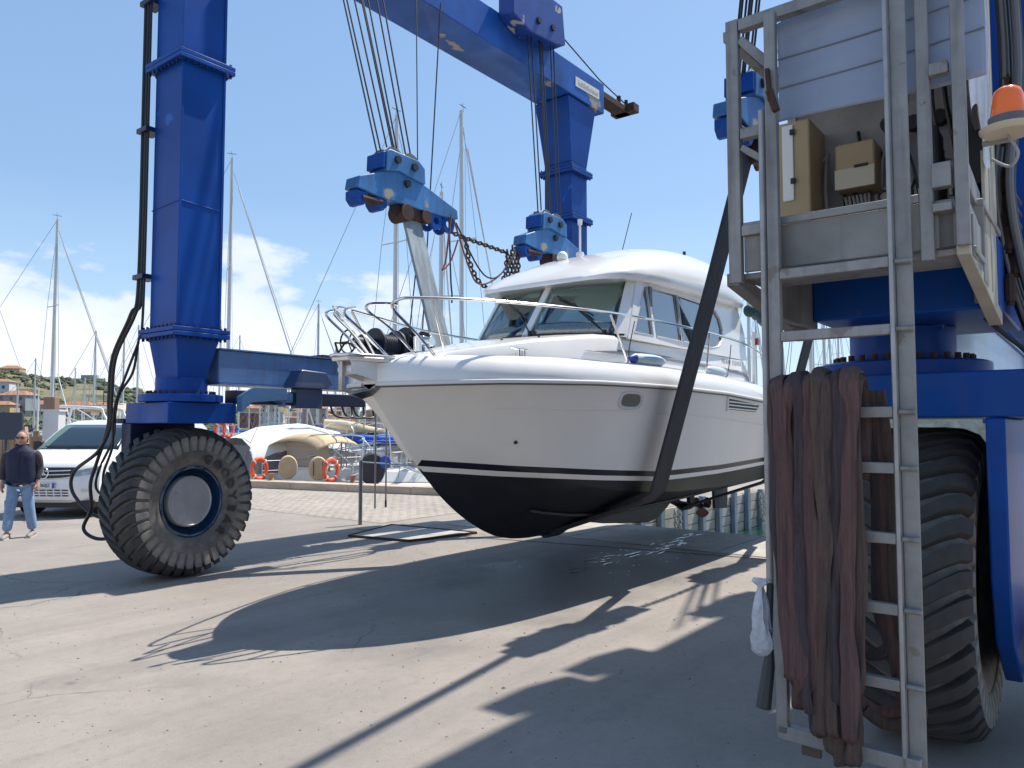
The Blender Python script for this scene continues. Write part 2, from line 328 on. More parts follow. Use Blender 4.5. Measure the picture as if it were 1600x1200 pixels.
# horizontal precast planks of the slip's far wall, pieces of the quay wall
mb0 = MB(); mb0.box(0, 1.86, 0, .05, 0, .215)
p0 = None
for r_ in range(5):
    for k in range(14):
        x = 12.32 + k * 1.9 + (.9 if r_ % 2 else 0)
        if p0 is None:
            p0 = mb0.build('wall_plank', WALLC, quay, smooth=False); q = p0
        else: q = p0.copy(); C.objects.link(q)
        q.location = (x, 7.55 + random.uniform(-.006, .006), -1.18 + r_ * .235)
# coping slabs along the slip edge
SLAB = mat('pale_concrete_slab', (.37, .345, .31), .85, var=.12, vscale=2.4, bump=.3, bscale=60, spots=(.25, .235, .215), sscale=1.2, sthr=.62, detail=10, var2=.15, v2scale=.6)
s0_ = None
for k, (ya, yb) in enumerate([(1.93, 4.33), (4.36, 6.78), (6.81, 9.4)]):
    for (pa, pb, z) in [(10.32, 12.29, .007)]:
        o = MB().box(pa, pb, ya, yb, .0035, z).build('concrete_slab', SLAB, bpy.data.objects['pavement'], smooth=False)
# joint line (recessed groove filled with dark mastic) across the apron
GRV = mat('joint_filler', (.05, .047, .045), .8, var=.3, vscale=20)
mb = MB()
def strip(mb, pts, w, z=.004):
    for a, b in zip(pts, pts[1:]):
        a = Vector((*a, z)); b = Vector((*b, z)); t = (b - a).normalized(); n = Vector((-t.y, t.x, 0)) * w / 2
        mb.add([a - n, b - n, b + n, a + n], [(0, 1, 2, 3)])
strip(mb, [(8.9, 10.2), (9.58, 7.01), (9.9, 5.4), (10.18, 3.61), (10.3, 1.9)], .05)
mb.build('joint_strip', GRV, bpy.data.objects['pavement'], smooth=False)
# pit covers with a dark steel frame, between the hoist's wheels
pit = thing('pit_cover', 'low concrete pit cover with a dark steel edge set in the apron beyond the bow', 'pit cover', (9.0, 9.0, 0))
q = [(8.21, 9.58), (8.41, 8.42), (9.72, 8.19), (9.57, 10.02)]
mb = MB(); mb.prism(q, .002, .022); mb.build('cover_slab', SLAB, pit, bevel=.006)
mb = MB()
for a, b in zip(q, q[1:] + q[:1]): mb.bar((*a, .02), (*b, .02), .028, .034)
mb.build('steel_frame', RUST, pit)
# block paving up to the far kerb
PAV = mat('clay_paving', (.33, .295, .255), .85, var=.2, vscale=5, bump=.3, bscale=60, var2=.12, v2scale=.5)
mb = MB(); rnd = random.Random(3)
def kerb_p(y): return interp([(7.6, 16.4), (13.73, 14.88), (19.9, 13.4), (40, 8.6)], y)
y = 10.5
row = 0
while y < 24:
    p = 9.75 + (.13 if row % 2 else 0); kp = kerb_p(y) - .62
    while p < kp:
        h = .009 + rnd.uniform(-.0015, .0015)
        x0, x1, y0, y1 = p, p + .245, y, y + .115
        mb.add([(x0, y0, h), (x1, y0, h), (x1, y1, h), (x0, y1, h), (x0 - .005, y0 - .005, .001), (x1 + .005, y0 - .005, .001), (x1 + .005, y1 + .005, .001), (x0 - .005, y1 + .005, .001)], [(0, 1, 2, 3), (4, 5, 1, 0), (5, 6, 2, 1), (6, 7, 3, 2), (7, 4, 0, 3)])
        p += .26
    y += .13; row += 1
ub = MB(); ub.add([(9.7, 10.45, .0045), (kerb_p(10.45) - .5, 10.45, .0045), (kerb_p(24) - .5, 24, .0045), (9.7, 24, .0045)], [(0, 1, 2, 3)]); ub.build('paving_bed', mat('paving_sand', (.30, .27, .235), .9, var=.2, vscale=8), bpy.data.objects['pavement'], smooth=False)
o = mb.build('paving_blocks', PAV, bpy.data.objects['pavement'], smooth=False); o['kind'] = 'stuff'
# kerb of big coping stones along the far quay
KST = mat('kerb_stone', (.46, .38, .30), .8, var=.14, vscale=3, bump=.25, bscale=50, var2=.1, v2scale=1)
kerb = thing('quay_kerb', 'long low sandy kerb of coping stones running along the far quay edge', 'kerb', (14.88, 13.73, 0))
seq = [10.45, 12.3, 14.2, 16.1, 18.0, 19.9, 22, 24.2, 26.5, 29, 31.5, 34, 37, 40]
for a, b in zip(seq, seq[1:]):
    pa, pb = kerb_p(a), kerb_p(b); g = .012
    bq = [(pa - .55, a + g, 0), (pa, a + g, 0), (pb, b - g, 0), (pb - .55, b - g, 0)]
    MB().hexa(bq, [(x, y_, .21 + random.uniform(-.004, .004)) for x, y_, z in bq]).build('coping_stone', KST, kerb, bevel=.02)
# water
WAT = mat('harbour_water', (.012, .045, .034), .07, bump=0)
t = WAT.node_tree; nn = t.nodes.new('ShaderNodeTexNoise'); nn.inputs['Scale'].default_value = 2.2; nn.inputs['Detail'].default_value = 5
tc = t.nodes.new('ShaderNodeTexCoord'); t.links.new(tc.outputs['Object'], nn.inputs['Vector'])
bp = t.nodes.new('ShaderNodeBump'); bp.inputs['Strength'].default_value = .5; bp.inputs['Distance'].default_value = .08; t.links.new(nn.outputs[0], bp.inputs['Height']); t.links.new(bp.outputs[0], t.nodes['Principled BSDF'].inputs['Normal'])
mb = MB(); mb.add([(-6000, -200, -.95), (6000, -200, -.95), (6000, 9000, -.95), (-6000, 9000, -.95)], [(0, 1, 2, 3)])
single(mb, 'water', WAT, None, None, kind='structure', local=False, smooth=False)
# fender piles of the slip
PILE = mat('blue_grey_pile', (.20, .25, .30), .7, var=.3, vscale=7, streak=(1, 1, .2), bump=.4, bscale=30, var2=.2, v2scale=2)
for k, p in enumerate([13.1, 14.05, 14.95, 16.07, 17.07, 18.05, 19.02, 19.95, 20.94, 22, 23.1]):
    mb = MB(); mb.box(p - .10, p + .10, 7.43, 7.545, -3, .1 + .05 * math.sin(k * 2.1))
    o = single(mb, 'fender_pile', PILE, ['first', 'second', 'third', 'fourth', 'fifth', 'sixth', 'seventh', 'eighth', 'ninth', 'tenth', 'last'][k] + ' blue grey fender pile on the slip wall, counted from the apron end', 'pile', (p, 7.42, -3), 'fender piles of the lifting slip', bevel=.02)
def chain_mb(path, link=.07, r=.011, wide=.6, seg=6, ms=7):
    mb = MB(); P = smooth_path(path, 8); L = [0]
    for a, b in zip(P, P[1:]): L.append(L[-1] + (b - a).length)
    n = int(L[-1] / (link * .72)); k = 0
    for i in range(n):
        s_ = (i + .5) * L[-1] / n
        while k < len(L) - 2 and L[k + 1] < s_: k += 1
        t = (s_ - L[k]) / max(1e-6, L[k + 1] - L[k]); c = P[k].lerp(P[k + 1], t); d = (P[k + 1] - P[k]).normalized()
        u = d.orthogonal().normalized(); w = d.cross(u)
        if i % 2: u, w = w, -u
        ring = [c + d * (link / 2) * math.cos(a) + u * (link / 2 * wide) * math.sin(a) for a in [2 * PI * j / 8 for j in range(8)]]
        rings = []
        for j in range(8):
            tt = (ring[(j + 1) % 8] - ring[j - 1]).normalized(); nn_ = (ring[j] - c).normalized(); bb = tt.cross(nn_)
            rings.append([ring[j] + nn_ * r * math.cos(q) + bb * r * math.sin(q) for q in [2 * PI * m_ / 4 for m_ in range(4)]])
        rings.append(rings[0]); mb.loft(rings, True, False)
    return mb
def chain_loop(x, lab):
    single(chain_mb([(x - .12, 7.28, -.02), (x - .1, 7.26, -.5), (x, 7.25, -.75), (x + .1, 7.26, -.5), (x + .12, 7.28, -.02)], .11, .018), 'mooring_chain', mat('galvanised_chain', (.42, .42, .40), .5, .4), lab, 'chain', (x, 7.28, -.02))
chain_loop(20.45, 'pale chain loop hanging between the two rightmost fender piles'); chain_loop(15.3, 'pale rope loop hanging on the slip wall near the propeller')
# wet drips under the boat
WET = mat('wet_film', (.055, .058, .062), .22, spec=.6, bump=.25, bscale=9)
mb = MB(); rnd = random.Random(5)
def blob(mb, cx, cy, a, b, rot, z=.005, n=12):
    ph = rnd.uniform(0, 6)
    vs = [(cx, cy, z)]
    for j in range(n):
        t = 2 * PI * j / n; r_ = 1 + .35 * math.sin(3 * t + ph) + .2 * math.sin(5 * t + 2 * ph)
        x, y_ = a * r_ * math.cos(t), b * r_ * math.sin(t)
        vs.append((cx + x * math.cos(rot) - y_ * math.sin(rot), cy + x * math.sin(rot) + y_ * math.cos(rot), z))
    mb.add(vs, [(0, 1 + j, 1 + (j + 1) % n) for j in range(n)])
for k in range(60):
    t = rnd.random(); p = lerp(7.9, 12.0, t); yy = 5.18 + .1 * math.sin(t * 9) + rnd.gauss(0, .10)
    blob(mb, p, yy, rnd.uniform(.02, .16), rnd.uniform(.006, .018), rnd.uniform(-.15, .15), z=.0085)
for k in range(60): blob(mb, rnd.uniform(7.5, 12), 5.1 + rnd.gauss(0, .5), rnd.uniform(.008, .02), .01, 0, z=.0085)
single(mb, 'water_drips', WET, 'trail of wet drips and small puddles on the apron under the keel', None, kind='stuff', smooth=False)

# grit and small stones lying on the apron
mb = MB(); rnd = random.Random(61)
for k in range(1500):
    p = rnd.uniform(1.5, 12); y = rnd.uniform(1.5, 10); r_ = rnd.uniform(.003, .010) * (1 if rnd.random() < .96 else 1.8)
    vs = [(p + r_ * rnd.uniform(.7, 1.3) * math.cos(a), y + r_ * rnd.uniform(.7, 1.3) * math.sin(a), .001) for a in (0, 1.3, 2.6, 3.9, 5.1)]
    mb.add(vs + [(p, y, r_ * rnd.uniform(.5, 1))], [(0, 1, 5), (1, 2, 5), (2, 3, 5), (3, 4, 5), (4, 0, 5)])
single(mb, 'grit', mat('grit_stone', (.16, .15, .14), .9, var=.5, vscale=3), 'scattered grit and small stones on the apron', None, kind='stuff', smooth=False)

# ================================================================== BOAT HOIST
hoist = thing('boat_hoist', 'big blue four wheeled boat hoist with tall box columns, straddling the white motor boat', 'boat hoist', (9, 4.85, 0))
FY, NY = 8.7, .95            # column centre lines: far side, near side
def column(p, yc, w, dp, zt, flare_top=False, mm=BLUE):
    def ring(z, a, b, dx=0): return [(p + dx - a, yc - b, z), (p + dx + a, yc - b, z), (p + dx + a, yc + b, z), (p + dx - a, yc + b, z)]
    a, b = dp / 2, w / 2
    mb = MB(); mb.loft([ring(2.9, a, b), ring(zt, a, b)]); 
    if flare_top: mb.loft([ring(zt, a, b), ring(8.42, a * 1.75, b * 1.25)])
    col = mb.build('column', mm, hoist, bevel=.012)
    lo = MB(); lo.loft([ring(2.31, a * .66, b * .8, -.03), ring(2.44, a * .74, b * .86, -.02), ring(2.80, a * 1.02, b * 1.02)]); lo.build('column_foot', mm, hoist, bevel=.01)
    for z in ((2.85, 6.1) if not flare_top else (2.85, 6.0, 6.98)):
        fl = MB(); e = .09
        fl.box(p - a - e, p + a + e, yc - b - e, yc + b + e, z - .052, z - .003); fl.box(p - a - e, p + a + e, yc - b - e, yc + b + e, z + .003, z + .052)
        f = fl.build('flange', mm, hoist, bevel=.006)
        bo = MB(); k = 9
        for i in range(k):
            t = -1 + 2 * (i + .5) / k
            for (x, y) in ((p + t * (a + e), yc - b - e * .5), (p + t * (a + e), yc + b + e * .5), (p - a - e * .5, yc + t * (b + e)), (p + a + e * .5, yc + t * (b + e))):
                bo.cyl((x, y, z - .085), (x, y, z + .085), .016, seg=6)
        q = bo.build('flange_bolts', NAVY, f); q['kind'] = 'stuff'
    # slewing neck, ring and bogie head
    n = MB(); n.cyl((p - .02, yc, 2.12), (p - .02, yc, 2.33), .29, seg=36); n.build('slewing_neck', mm, hoist)
    r = MB(); r.lathe([(.30, 2.13), (.45, 2.13), (.47, 2.12), (.47, 2.045), (.40, 2.04)], (p - .02, yc, 0), seg=48); rg = r.build('slewing_ring', mm, hoist)
    bo = MB()
    for i in range(30):
        t = 2 * PI * i / 30; bo.cyl((p - .02 + .37 * math.cos(t), yc + .37 * math.sin(t), 2.12), (p - .02 + .37 * math.cos(t), yc + .37 * math.sin(t), 2.17), .018, seg=6)
    q = bo.build('ring_bolts', RUST, rg); q['kind'] = 'stuff'
    return col
for (cp, cy_, dp, w_) in ((4.88, FY, .54, .62), (5.15, NY, .54, .62)):
    for zz in (4.35, 7.3):
        e_ = .004; a_, b_ = dp / 2 + e_, w_ / 2 + e_
        MB().tube([(cp - a_, cy_ - b_, zz + .03), (cp + a_, cy_ - b_, zz), (cp + a_, cy_ + b_, zz), (cp - a_, cy_ + b_, zz), (cp - a_, cy_ - b_, zz + .03)], .007, 5, cap=False).build('weld_seam', BLUE, hoist)
    for sx in (-1, 1):
        MB().box(cp + sx * dp / 2 - (.02 if sx > 0 else .012), cp + sx * dp / 2 + (.012 if sx > 0 else .02), cy_ - w_ / 2 - .012, cy_ - w_ / 2 - .002, 2.9, 8.4).build('corner_strip', BLUE, hoist, bevel=.003)
# tyre lugs
def lug_mesh(sg):
    mb = MB(); W2 = .058
    nd = [((.0, .835), (.0, .873), .20, .8), ((.10, .832), (.10, .874), .13, .9), ((.20, .81), (.205, .866), .05, 1), ((.262, .775), (.275, .835), .0, 1.05), ((.288, .72), (.318, .765), -.015, 1.12), ((.296, .65), (.318, .67), -.015, 1.08), ((.303, .60), (.310, .60), -.015, .95)]
    rings = []
    for (b, tpt, a, k) in nd:
        h = W2 * k
        rings.append([(b[1] * math.cos(a + e), sg * b[0], b[1] * math.sin(a + e)) if lo else (tpt[1] * math.cos(a + e), sg * tpt[0], tpt[1] * math.sin(a + e)) for lo, e in ((1, -h), (0, -h * .8), (0, h * .8), (1, h))])
    mb.loft(rings[:5], cap=False); k = len(mb.f); mb.loft(rings[4:], cap=False, m=1); n4 = len(mb.v)
    mb.add(rings[0], [(0, 1, 2, 3)]); mb.add(rings[-1], [(0, 1, 2, 3)], 1); return mb
LUGS = {}
def wheel(p, yc, side, steer=0, word=None):      # side: +1 = hub cap towards +y, -1 towards the viewer
    w = sub('wheel', hoist, (p, yc, .875)); w.rotation_euler = (0, 0, steer); BASE[w.name] = (0, 0, 0)
    pr = [(.40, .21), (.45, .255), (.52, .285), (.57, .30), (.62, .302), (.66, .296), (.72, .288), (.775, .262), (.815, .2), (.835, .1), (.838, 0)]
    prof = [(r, h) for r, h in pr] + [(r, -h) for r, h in pr[-2::-1]]
    mb = MB(); mb.lathe(prof, ax='y', seg=96); mb.lathe([(.592, .304), (.60, .312), (.612, .304)], ax='y', seg=96); mb.lathe([(.592, -.304), (.60, -.312), (.612, -.304)], ax='y', seg=96)
    mb.build('tyre', RUB, w, base=(0, 0, 0))
    for sg in (1, -1):
        for i in range(38):
            if sg not in LUGS: LUGS[sg] = lug_mesh(sg).build('tyre_lug', [RUBT, RUBD], w, base=(0, 0, 0)); o = LUGS[sg]
            else: o = LUGS[sg].copy(); C.objects.link(o); o.parent = w
            o.rotation_euler = (0, 2 * PI * (i + (.5 if sg > 0 else 0)) / 38 * 1.0, 0)
    s = side
    mb = MB(); mb.lathe([(.415, .20 * s), (.42, .235 * s), (.40, .245 * s), (.385, .235 * s), (.375, .15 * s), (.36, .12 * s), (.33, .13 * s), (.315, .15 * s)], ax='y', seg=64)
    mb.lathe([(.40, -.2 * s), (.2, -.2 * s), (0.001, -.2 * s)], ax='y', seg=40); mb.build('rim', mat('glossy_navy_rim', (.008, .035, .085), .15, coat=.6, var=.2, vscale=4), w, base=(0, 0, 0))
    mb = MB(); mb.lathe([(.305, .12 * s), (.30, .19 * s), (.29, .205 * s), (.28, .207 * s), (.27, .198 * s), (.24, .2 * s), (.12, .203 * s), (.001, .204 * s)], ax='y', seg=64)
    hc = mb.build('hub_cap', mat('grey_hub_plate', (.36, .36, .38), .38, .3, var=.12, vscale=5, bump=.1, bscale=30, spots=(.17, .18, .2), sscale=7, sthr=.66), w, base=(0, 0, 0))
    if word:
        mb = MB()
        for i, ch in enumerate(word):
            a = R(72 - i * 17)      # clockwise from the top
            rr = .505
            M = Matrix.Translation((rr * math.cos(a), .306 * s, rr * math.sin(a))) @ Matrix.Rotation(-a + PI / 2, 4, 'Y') @ Matrix.Rotation(PI / 2, 4, 'X')
            k = text_mb(ch, .15, M, .006, .006); mb.add(k.v, k.f)
        mb.build('raised_lettering', RUBT, w, base=(0, 0, 0), smooth=False)
    return w
colA = column(4.88, FY, .62, .54, 8.42)                  # far side, front
colB = column(13.18, FY, .66, .60, 7.15, True)           # far side, rear
colC = column(5.15, NY, .62, .54, 8.42)                  # near side, front
colD = column(13.18, NY, .66, .60, 7.15, True)
wheel(4.90, 8.75, -1, R(6), 'GOODYEAR'); wheel(13.2, 8.75, -1); wheel(5.10, .84, 1); wheel(13.2, .9, 1)
BEAMM = mat('chipped_blue_paint', (.014, .085, .34), .4, spec=.25, var=.18, vscale=1.6, spots=CHIP, sscale=1.35, sthr=.66, bump=.08, bscale=12, coat=.08, var2=.2, v2scale=.8)
def beams(ya, yb, lo0, lo1):
    mb = MB(); mb.box(3.9, 14.0, ya, yb, 8.45, 9.10); mb.build('top_beam', BEAMM, hoist, bevel=.015)
    mb = MB(); mb.box(5.17, 12.86, lo0, lo1, 2.28, 2.68); mb.build('lower_beam', BLUEF, hoist, bevel=.01)
    mb = MB(); mb.box(5.17, 12.86, lo0 - .03, lo1 + .03, 2.682, 2.70); mb.box(5.17, 12.86, lo0 - .03, lo1 + .03, 2.26, 2.278); mb.build('beam_cap_plate', BLUEF, hoist)
beams(8.25, 9.12, 8.42, 8.8); beams(.48, 1.60, .8, 1.2)
mb = MB(); mb.box(4.0, 4.5, 1.5, 8.2, 8.5, 9.05); mb.build('cross_beam', BEAMM, hoist, bevel=.015)
# bogie heads
mb = MB(); mb.prism([(4.5, 8.33), (5.36, 8.33), (5.36, 9.2), (5.2, 9.4), (4.56, 9.4), (4.5, 9.3)], 1.79, 2.035); mb.build('bogie_head', BLUE, hoist, bevel=.01)
mb = MB(); mb.box(4.48, 5.3, 9.14, 9.36, .7, 1.79); mb.build('fork_arm', NAVY, hoist, bevel=.01)
mb = MB(); mb.box(4.7, 5.05, 9.05, 9.14, .72, 1.0); mb.cyl((4.9, 9.14, .875), (4.9, 8.95, .875), .2); mb.build('axle_hub', NAVY, hoist)
mb = MB(); mb.box(4.5, 5.78, .28, 1.40, 1.80, 2.035); mb.build('bogie_head', BLUE, hoist, bevel=.01)
mb = MB(); mb.box(4.62, 4.78, -.6, .28, 1.84, 2.04); mb.build('bogie_rail', BLUE, hoist, bevel=.01)
mb = MB(); mb.prism([(4.52, 1.797), (6.1, 1.795), (6.1, .62), (5.7, .34), (5.0, .38), (4.62, .66), (4.5, 1.0), (4.5, 1.795)], .38, .465, 'y'); mb.build('fork_arm', BLUE, hoist, bevel=.01)
mb = MB(); mb.prism([(4.9, .7), (6.2, .7), (6.2, .36), (4.95, .36)], .05, .30, 'y'); mb.build('drive_housing', BLUE, hoist, bevel=.02)
mb = MB(); mb.box(4.88, 4.96, .12, .2, .7, 1.8); mb.box(4.88, 4.96, -.25, -.17, .5, 1.82); mb.build('guard_post', BLUE, hoist, bevel=.006)
for p in (13.2,):
    for ya, yb, s_ in ((8.33, 9.36, 1), (.3, 1.35, -1)):
        mb = MB(); mb.box(p - .42, p + .42, ya, yb, 1.80, 2.035); mb.build('bogie_head', BLUE, hoist, bevel=.01)
        y0 = 9.14 if s_ > 0 else .3
        mb = MB(); mb.box(p - .4, p + .3, y0, y0 + .2, .7, 1.79); mb.build('fork_arm', NAVY, hoist, bevel=.01)
# steering bracket, tie beam and drag hoses of the far side
mb = MB(); mb.prism([(5.36, 1.93), (5.36, 2.12), (5.55, 2.23), (6.0, 2.23), (6.0, 2.09), (5.5, 2.05)], 8.2, 8.33, 'y'); mb.build('steering_bracket', mat('light_blue_paint', (.10, .24, .42), .35, coat=.3), hoist, bevel=.008)
mb = MB(); mb.box(5.9, 6.1, 8.22, 8.4, 2.06, 2.18); mb.cyl((5.95, 8.2, 2.03), (5.95, 8.3, 2.03), .028); mb.build('steering_pin', BLUEF, hoist, bevel=.006)
mb = MB(); mb.box(5.38, 7.45, 8.36, 8.62, 2.03, 2.20); mb.build('tie_beam', NAVY, hoist, bevel=.01)
mb = MB(); mb.box(6.2, 6.62, 8.28, 8.41, 1.99, 2.25); mb.prism([(6.08, 2.25), (6.62, 2.25), (6.72, 2.32), (6.6, 2.47), (6.2, 2.49)], 8.18, 8.41, 'y'); mb.build('beam_clamp', mat('clamp_blue_grey', (.035, .065, .14), .4, coat=.3), hoist, bevel=.012)
mb = MB()
for a, b in ((6.85, 7.2), (7.05, 7.42), (7.25, 7.6)): mb.tube(smooth_path([(a, 8.4, 2.05), (a + .02, 8.36, 1.93), (a + .1, 8.33, 1.885), (b - .05, 8.33, 1.88), (b, 8.36, 1.93), (b + .02, 8.4, 2.05)], 5), .014, 8)
mb.build('hydraulic_hose', HOSE, hoist)
# sheave housings and name plate on the far top beam
SHV = mat('sheave_housing_paint', (.012, .05, .24), .4, var=.2, vscale=3, spots=(.42, .38, .33), sscale=2.8, sthr=.6, var2=.15)
for (yf, s_) in ((8.25, -1),):
    mb = MB(); y0, y1 = (yf, yf + s_ * .34)
    mb.prism([(10.35, 8.98), (10.35, 9.55), (10.9, 9.78), (11.9, 9.78), (12.0, 9.05), (11.7, 8.95), (10.9, 8.85)], min(y0, y1) + .003 * (s_ > 0), max(y0, y1) - .003 * (s_ < 0), 'y')
    hh = mb.build('sheave_housing', SHV, hoist, bevel=.02)
    mb = MB()
    for x, z in ((11.1, 9.15), (11.55, 9.2)): mb.cyl((x, yf + s_ * .33, z), (x, yf + s_ * .38, z), .06, seg=8)
    mb.build('pin', STEEL, hh)
    mb = MB(); mb.box(6.3, 7.7, min(y0, y1 - .1 * s_), max(y0, y1 - .1 * s_), 8.6, 9.5); mb.build('sheave_housing', SHV, hoist, bevel=.02)
mb = MB(); mb.prism([(12.86, 8.66), (12.86, 8.86), (13.78, 8.89), (13.78, 8.69)], 8.238, 8.247, 'y'); sg = mb.build('name_plate', mat('cream_sign_plate', (.66, .64, .56), .5), hoist, bevel=.0)
mb = MB(); rnd = random.Random(9); x = 12.95
while x < 13.7:
    w_ = rnd.choice((.012, .02, .03)); z0 = 8.70 + (x - 12.86) * .03
    mb.box(x, x + w_, 8.2365, 8.2375, z0, z0 + rnd.choice((.07, .09, .11))); x += w_ + .014
mb.build('sign_lettering', mat('faded_print', (.34, .34, .33), .6), sg, smooth=False)
mb = MB(); mb.box(14.0, 15.3, 8.3, 8.62, 8.86, 9.0); mb.box(15.05, 15.3, 8.1, 8.7, 8.86, 9.05); mb.cyl((14.9, 8.4, 9.0), (14.9, 8.4, 9.2), .05); mb.cyl((15.15, 8.35, 9.05), (15.15, 8.35, 9.18), .04); mb.build('beam_end_bracket', RUST, hoist, bevel=.01)
mb = MB(); mb.tube([(8.5, 8.3, 9.75), (11.2, 8.3, 9.85), (14.0, 8.35, 9.22), (15.2, 8.4, 9.12)], .014, 6); mb.build('trolley_cable', STEEL, hoist)
# winch drums and valve wheel riding on the far lower beam
drum = mat('drum_navy', (.012, .016, .03), .5, var=.3, vscale=8)
for (a, b, r_) in ((7.85, 8.45, .20), (8.5, 9.15, .24)):
    mb = MB(); yy = 8.62; zc = 2.99 if r_ < .22 else 3.02
    mb.cyl((a, yy, zc), (b, yy, zc), r_ * .78, seg=28)
    for e in (a, b, (a + b) / 2 + .12): mb.cyl((e - .02, yy, zc), (e + .02, yy, zc), r_ * 1.22, seg=32)
    mb.box(a, b, yy - .12, yy + .12, 2.70, zc - .1)
    for i in range(14): mb.lathe([(r_ * .78, a + .04 + i * (b - a - .08) / 14), (r_ * .84, a + .055 + i * (b - a - .08) / 14), (r_ * .78, a + .07 + i * (b - a - .08) / 14)], (0, yy, zc), 'x', 24)
    mb.build('winch_drum', drum, hoist, bevel=.004)
mb = MB(); mb.cyl((7.45, 8.6, 2.98), (7.85, 8.6, 2.98), .09, seg=20); mb.cyl((7.58, 8.6, 2.98), (7.66, 8.6, 2.98), .14, seg=20); mb.cyl((7.4, 8.6, 2.96), (7.45, 8.6, 2.96), .05); mb.build('hydraulic_motor', drum, hoist, bevel=.005)
mb = MB(); mb.tube([(7.32, 8.6 + .17 * math.cos(t), 2.98 + .17 * math.sin(t)) for t in [2 * PI * i / 24 for i in range(25)]], .013, 6, cap=False)
for t in (0, 2.1, 4.2): mb.bar((7.32, 8.6, 2.98), (7.32, 8.6 + .17 * math.cos(t), 2.98 + .17 * math.sin(t)), .015)
mb.build('hand_wheel', BLK, hoist)
mb = MB(); mb.bar((7.0, 8.5, 2.71), (7.18, 8.5, 2.95), .022); mb.bar((7.18, 8.5, 2.95), (7.42, 8.5, 2.92), .022); mb.bar((7.0, 8.5, 2.93), (7.2, 8.5, 2.93), .022); mb.bar((7.0, 8.5, 2.93), (7.08, 8.5, 2.72), .022); mb.build('bracket_frame', BLK, hoist)
mb = MB(); mb.box(6.75, 7.5, 8.45, 8.75, 2.705, 2.74); mb.build('step_plate', RUST, hoist, bevel=.004)
# hydraulic hoses down the far front column
for i, (dx, dy, r_, pts) in enumerate([
        (0, 0, .022, [(4.55, 9.1, 8.4), (4.55, 9.1, 6), (4.55, 9.1, 3.5), (4.5, 9.14, 3.1), (4.42, 9.42, 2.6), (4.42, 9.5, 2.1), (4.42, 9.52, 1.75), (4.38, 9.72, 1.45), (4.3, 10.15, 1.2), (4.3, 10.2, .95), (4.4, 9.95, .7), (4.5, 9.7, .62)]),
        (0, 0, .022, [(4.55, 9.18, 8.4), (4.55, 9.18, 6), (4.55, 9.18, 3.5), (4.5, 9.25, 3.1), (4.42, 9.50, 2.6), (4.42, 9.57, 2.1), (4.42, 9.57, 1.75), (4.4, 9.8, 1.3), (4.36, 9.85, 1.05), (4.4, 9.9, .75), (4.36, 10.0, .5), (4.45, 9.85, .38), (4.6, 9.6, .4)]),
        (0, 0, .016, [(4.55, 9.05, 8.4), (4.55, 9.05, 6), (4.55, 9.05, 3.2), (4.5, 9.05, 2.75), (4.5, 9.16, 2.4), (4.46, 9.38, 2.15), (4.45, 9.46, 1.9), (4.45, 9.5, 1.6), (4.42, 9.75, 1.25), (4.45, 9.9, 1.0), (4.5, 9.7, .85)]),
        (0, 0, .016, [(4.5, 9.04, 2.75), (4.42, 9.02, 2.55), (4.38, 9.12, 2.3), (4.38, 9.3, 2.05), (4.4, 9.4, 1.8), (4.42, 9.45, 1.5), (4.4, 9.6, 1.2), (4.45, 9.7, .95)])]):
    MB().tube(smooth_path(pts, 7), r_, 8).build('hydraulic_hose', HOSE, hoist)
for z in (6.95, 5.35, 3.55, 1.82):
    mb = MB(); yy = 9.0 if z > 2 else 9.36; mb.box(4.5, 4.7, yy, 9.24 if z > 2 else 9.66, z - .03, z + .03); mb.build('hose_clamp', NAVY, hoist, bevel=.005)
# near column: hoses, cable chain and the motor house behind it
mb = MB(); mb.box(5.75, 8.2, -.45, .53, 2.45, 5.3); mb.build('motor_house', BLUE, hoist, bevel=.02)
for a_, b_ in ((8.69, 9.2), (9.62, 10.08), (11.7, 12.72)): MB().box(a_, b_, 1.603, 1.87, 8.62, 9.35).build('sheave_housing', BLUE, hoist, bevel=.02)  # unseen boxes added to cast the stepped shadow edge on the apron
for i in range(9):
    y0 = .16 - i * .028
    MB().bar((4.72, .385, 3.14 - i * .075), (5.7, .36, 3.14 - i * .075), .016).build('cooler_fin', ALU, hoist)
rnd = random.Random(12)
for i in range(9):
    x = 4.62 + rnd.uniform(-.04, .25); y0 = .345 + rnd.uniform(-.05, .03)
    MB().tube(smooth_path([(x, y0, 4.4), (x + .05, y0 - .02, 3.6), (x - .03, y0 + .03, 3.0), (x + .08, y0, 2.6), (x + .15, y0 - .05, 2.35), (x + .4, y0 - .1, 2.15)], 5), rnd.choice((.010, .014, .019)), 8).build('hydraulic_hose', rnd.choice((HOSE, HOSE, mat('grey_hose', (.14, .14, .15), .5))), hoist)
for (x, y0, z) in ((4.64, .36, 3.28), (4.66, .34, 3.5), (4.64, .35, 2.45), (4.7, .33, 2.6), (4.66, .35, 3.02), (4.66, .36, 2.86), (4.66, .35, 2.72)):
    mb = MB(); mb.cyl((x, y0, z - .06), (x, y0, z + .06), .028, seg=8); mb.cyl((x, y0, z - .08), (x, y0, z + .08), .018, seg=8); mb.build('hose_coupling', RUST, hoist)
for i in range(4):
    y0 = .16 - i * .07
    MB().tube(smooth_path([(4.6, y0, 2.02), (4.56, y0, 1.85), (4.6, y0 - .01, 1.2), (4.66, y0, .85), (4.75, y0, .78)], 5), .034, 10).build('drive_hose', mat('dusty_black_hose', (.05, .05, .052), .7, var=.3, vscale=10), hoist)
MB().tube(smooth_path([(4.58, .12, 1.95), (4.6, -.05, 2.08), (4.62, -.3, 2.12)], 6), .05, 10).build('drive_hose', MATS['dusty_black_hose'], hoist)
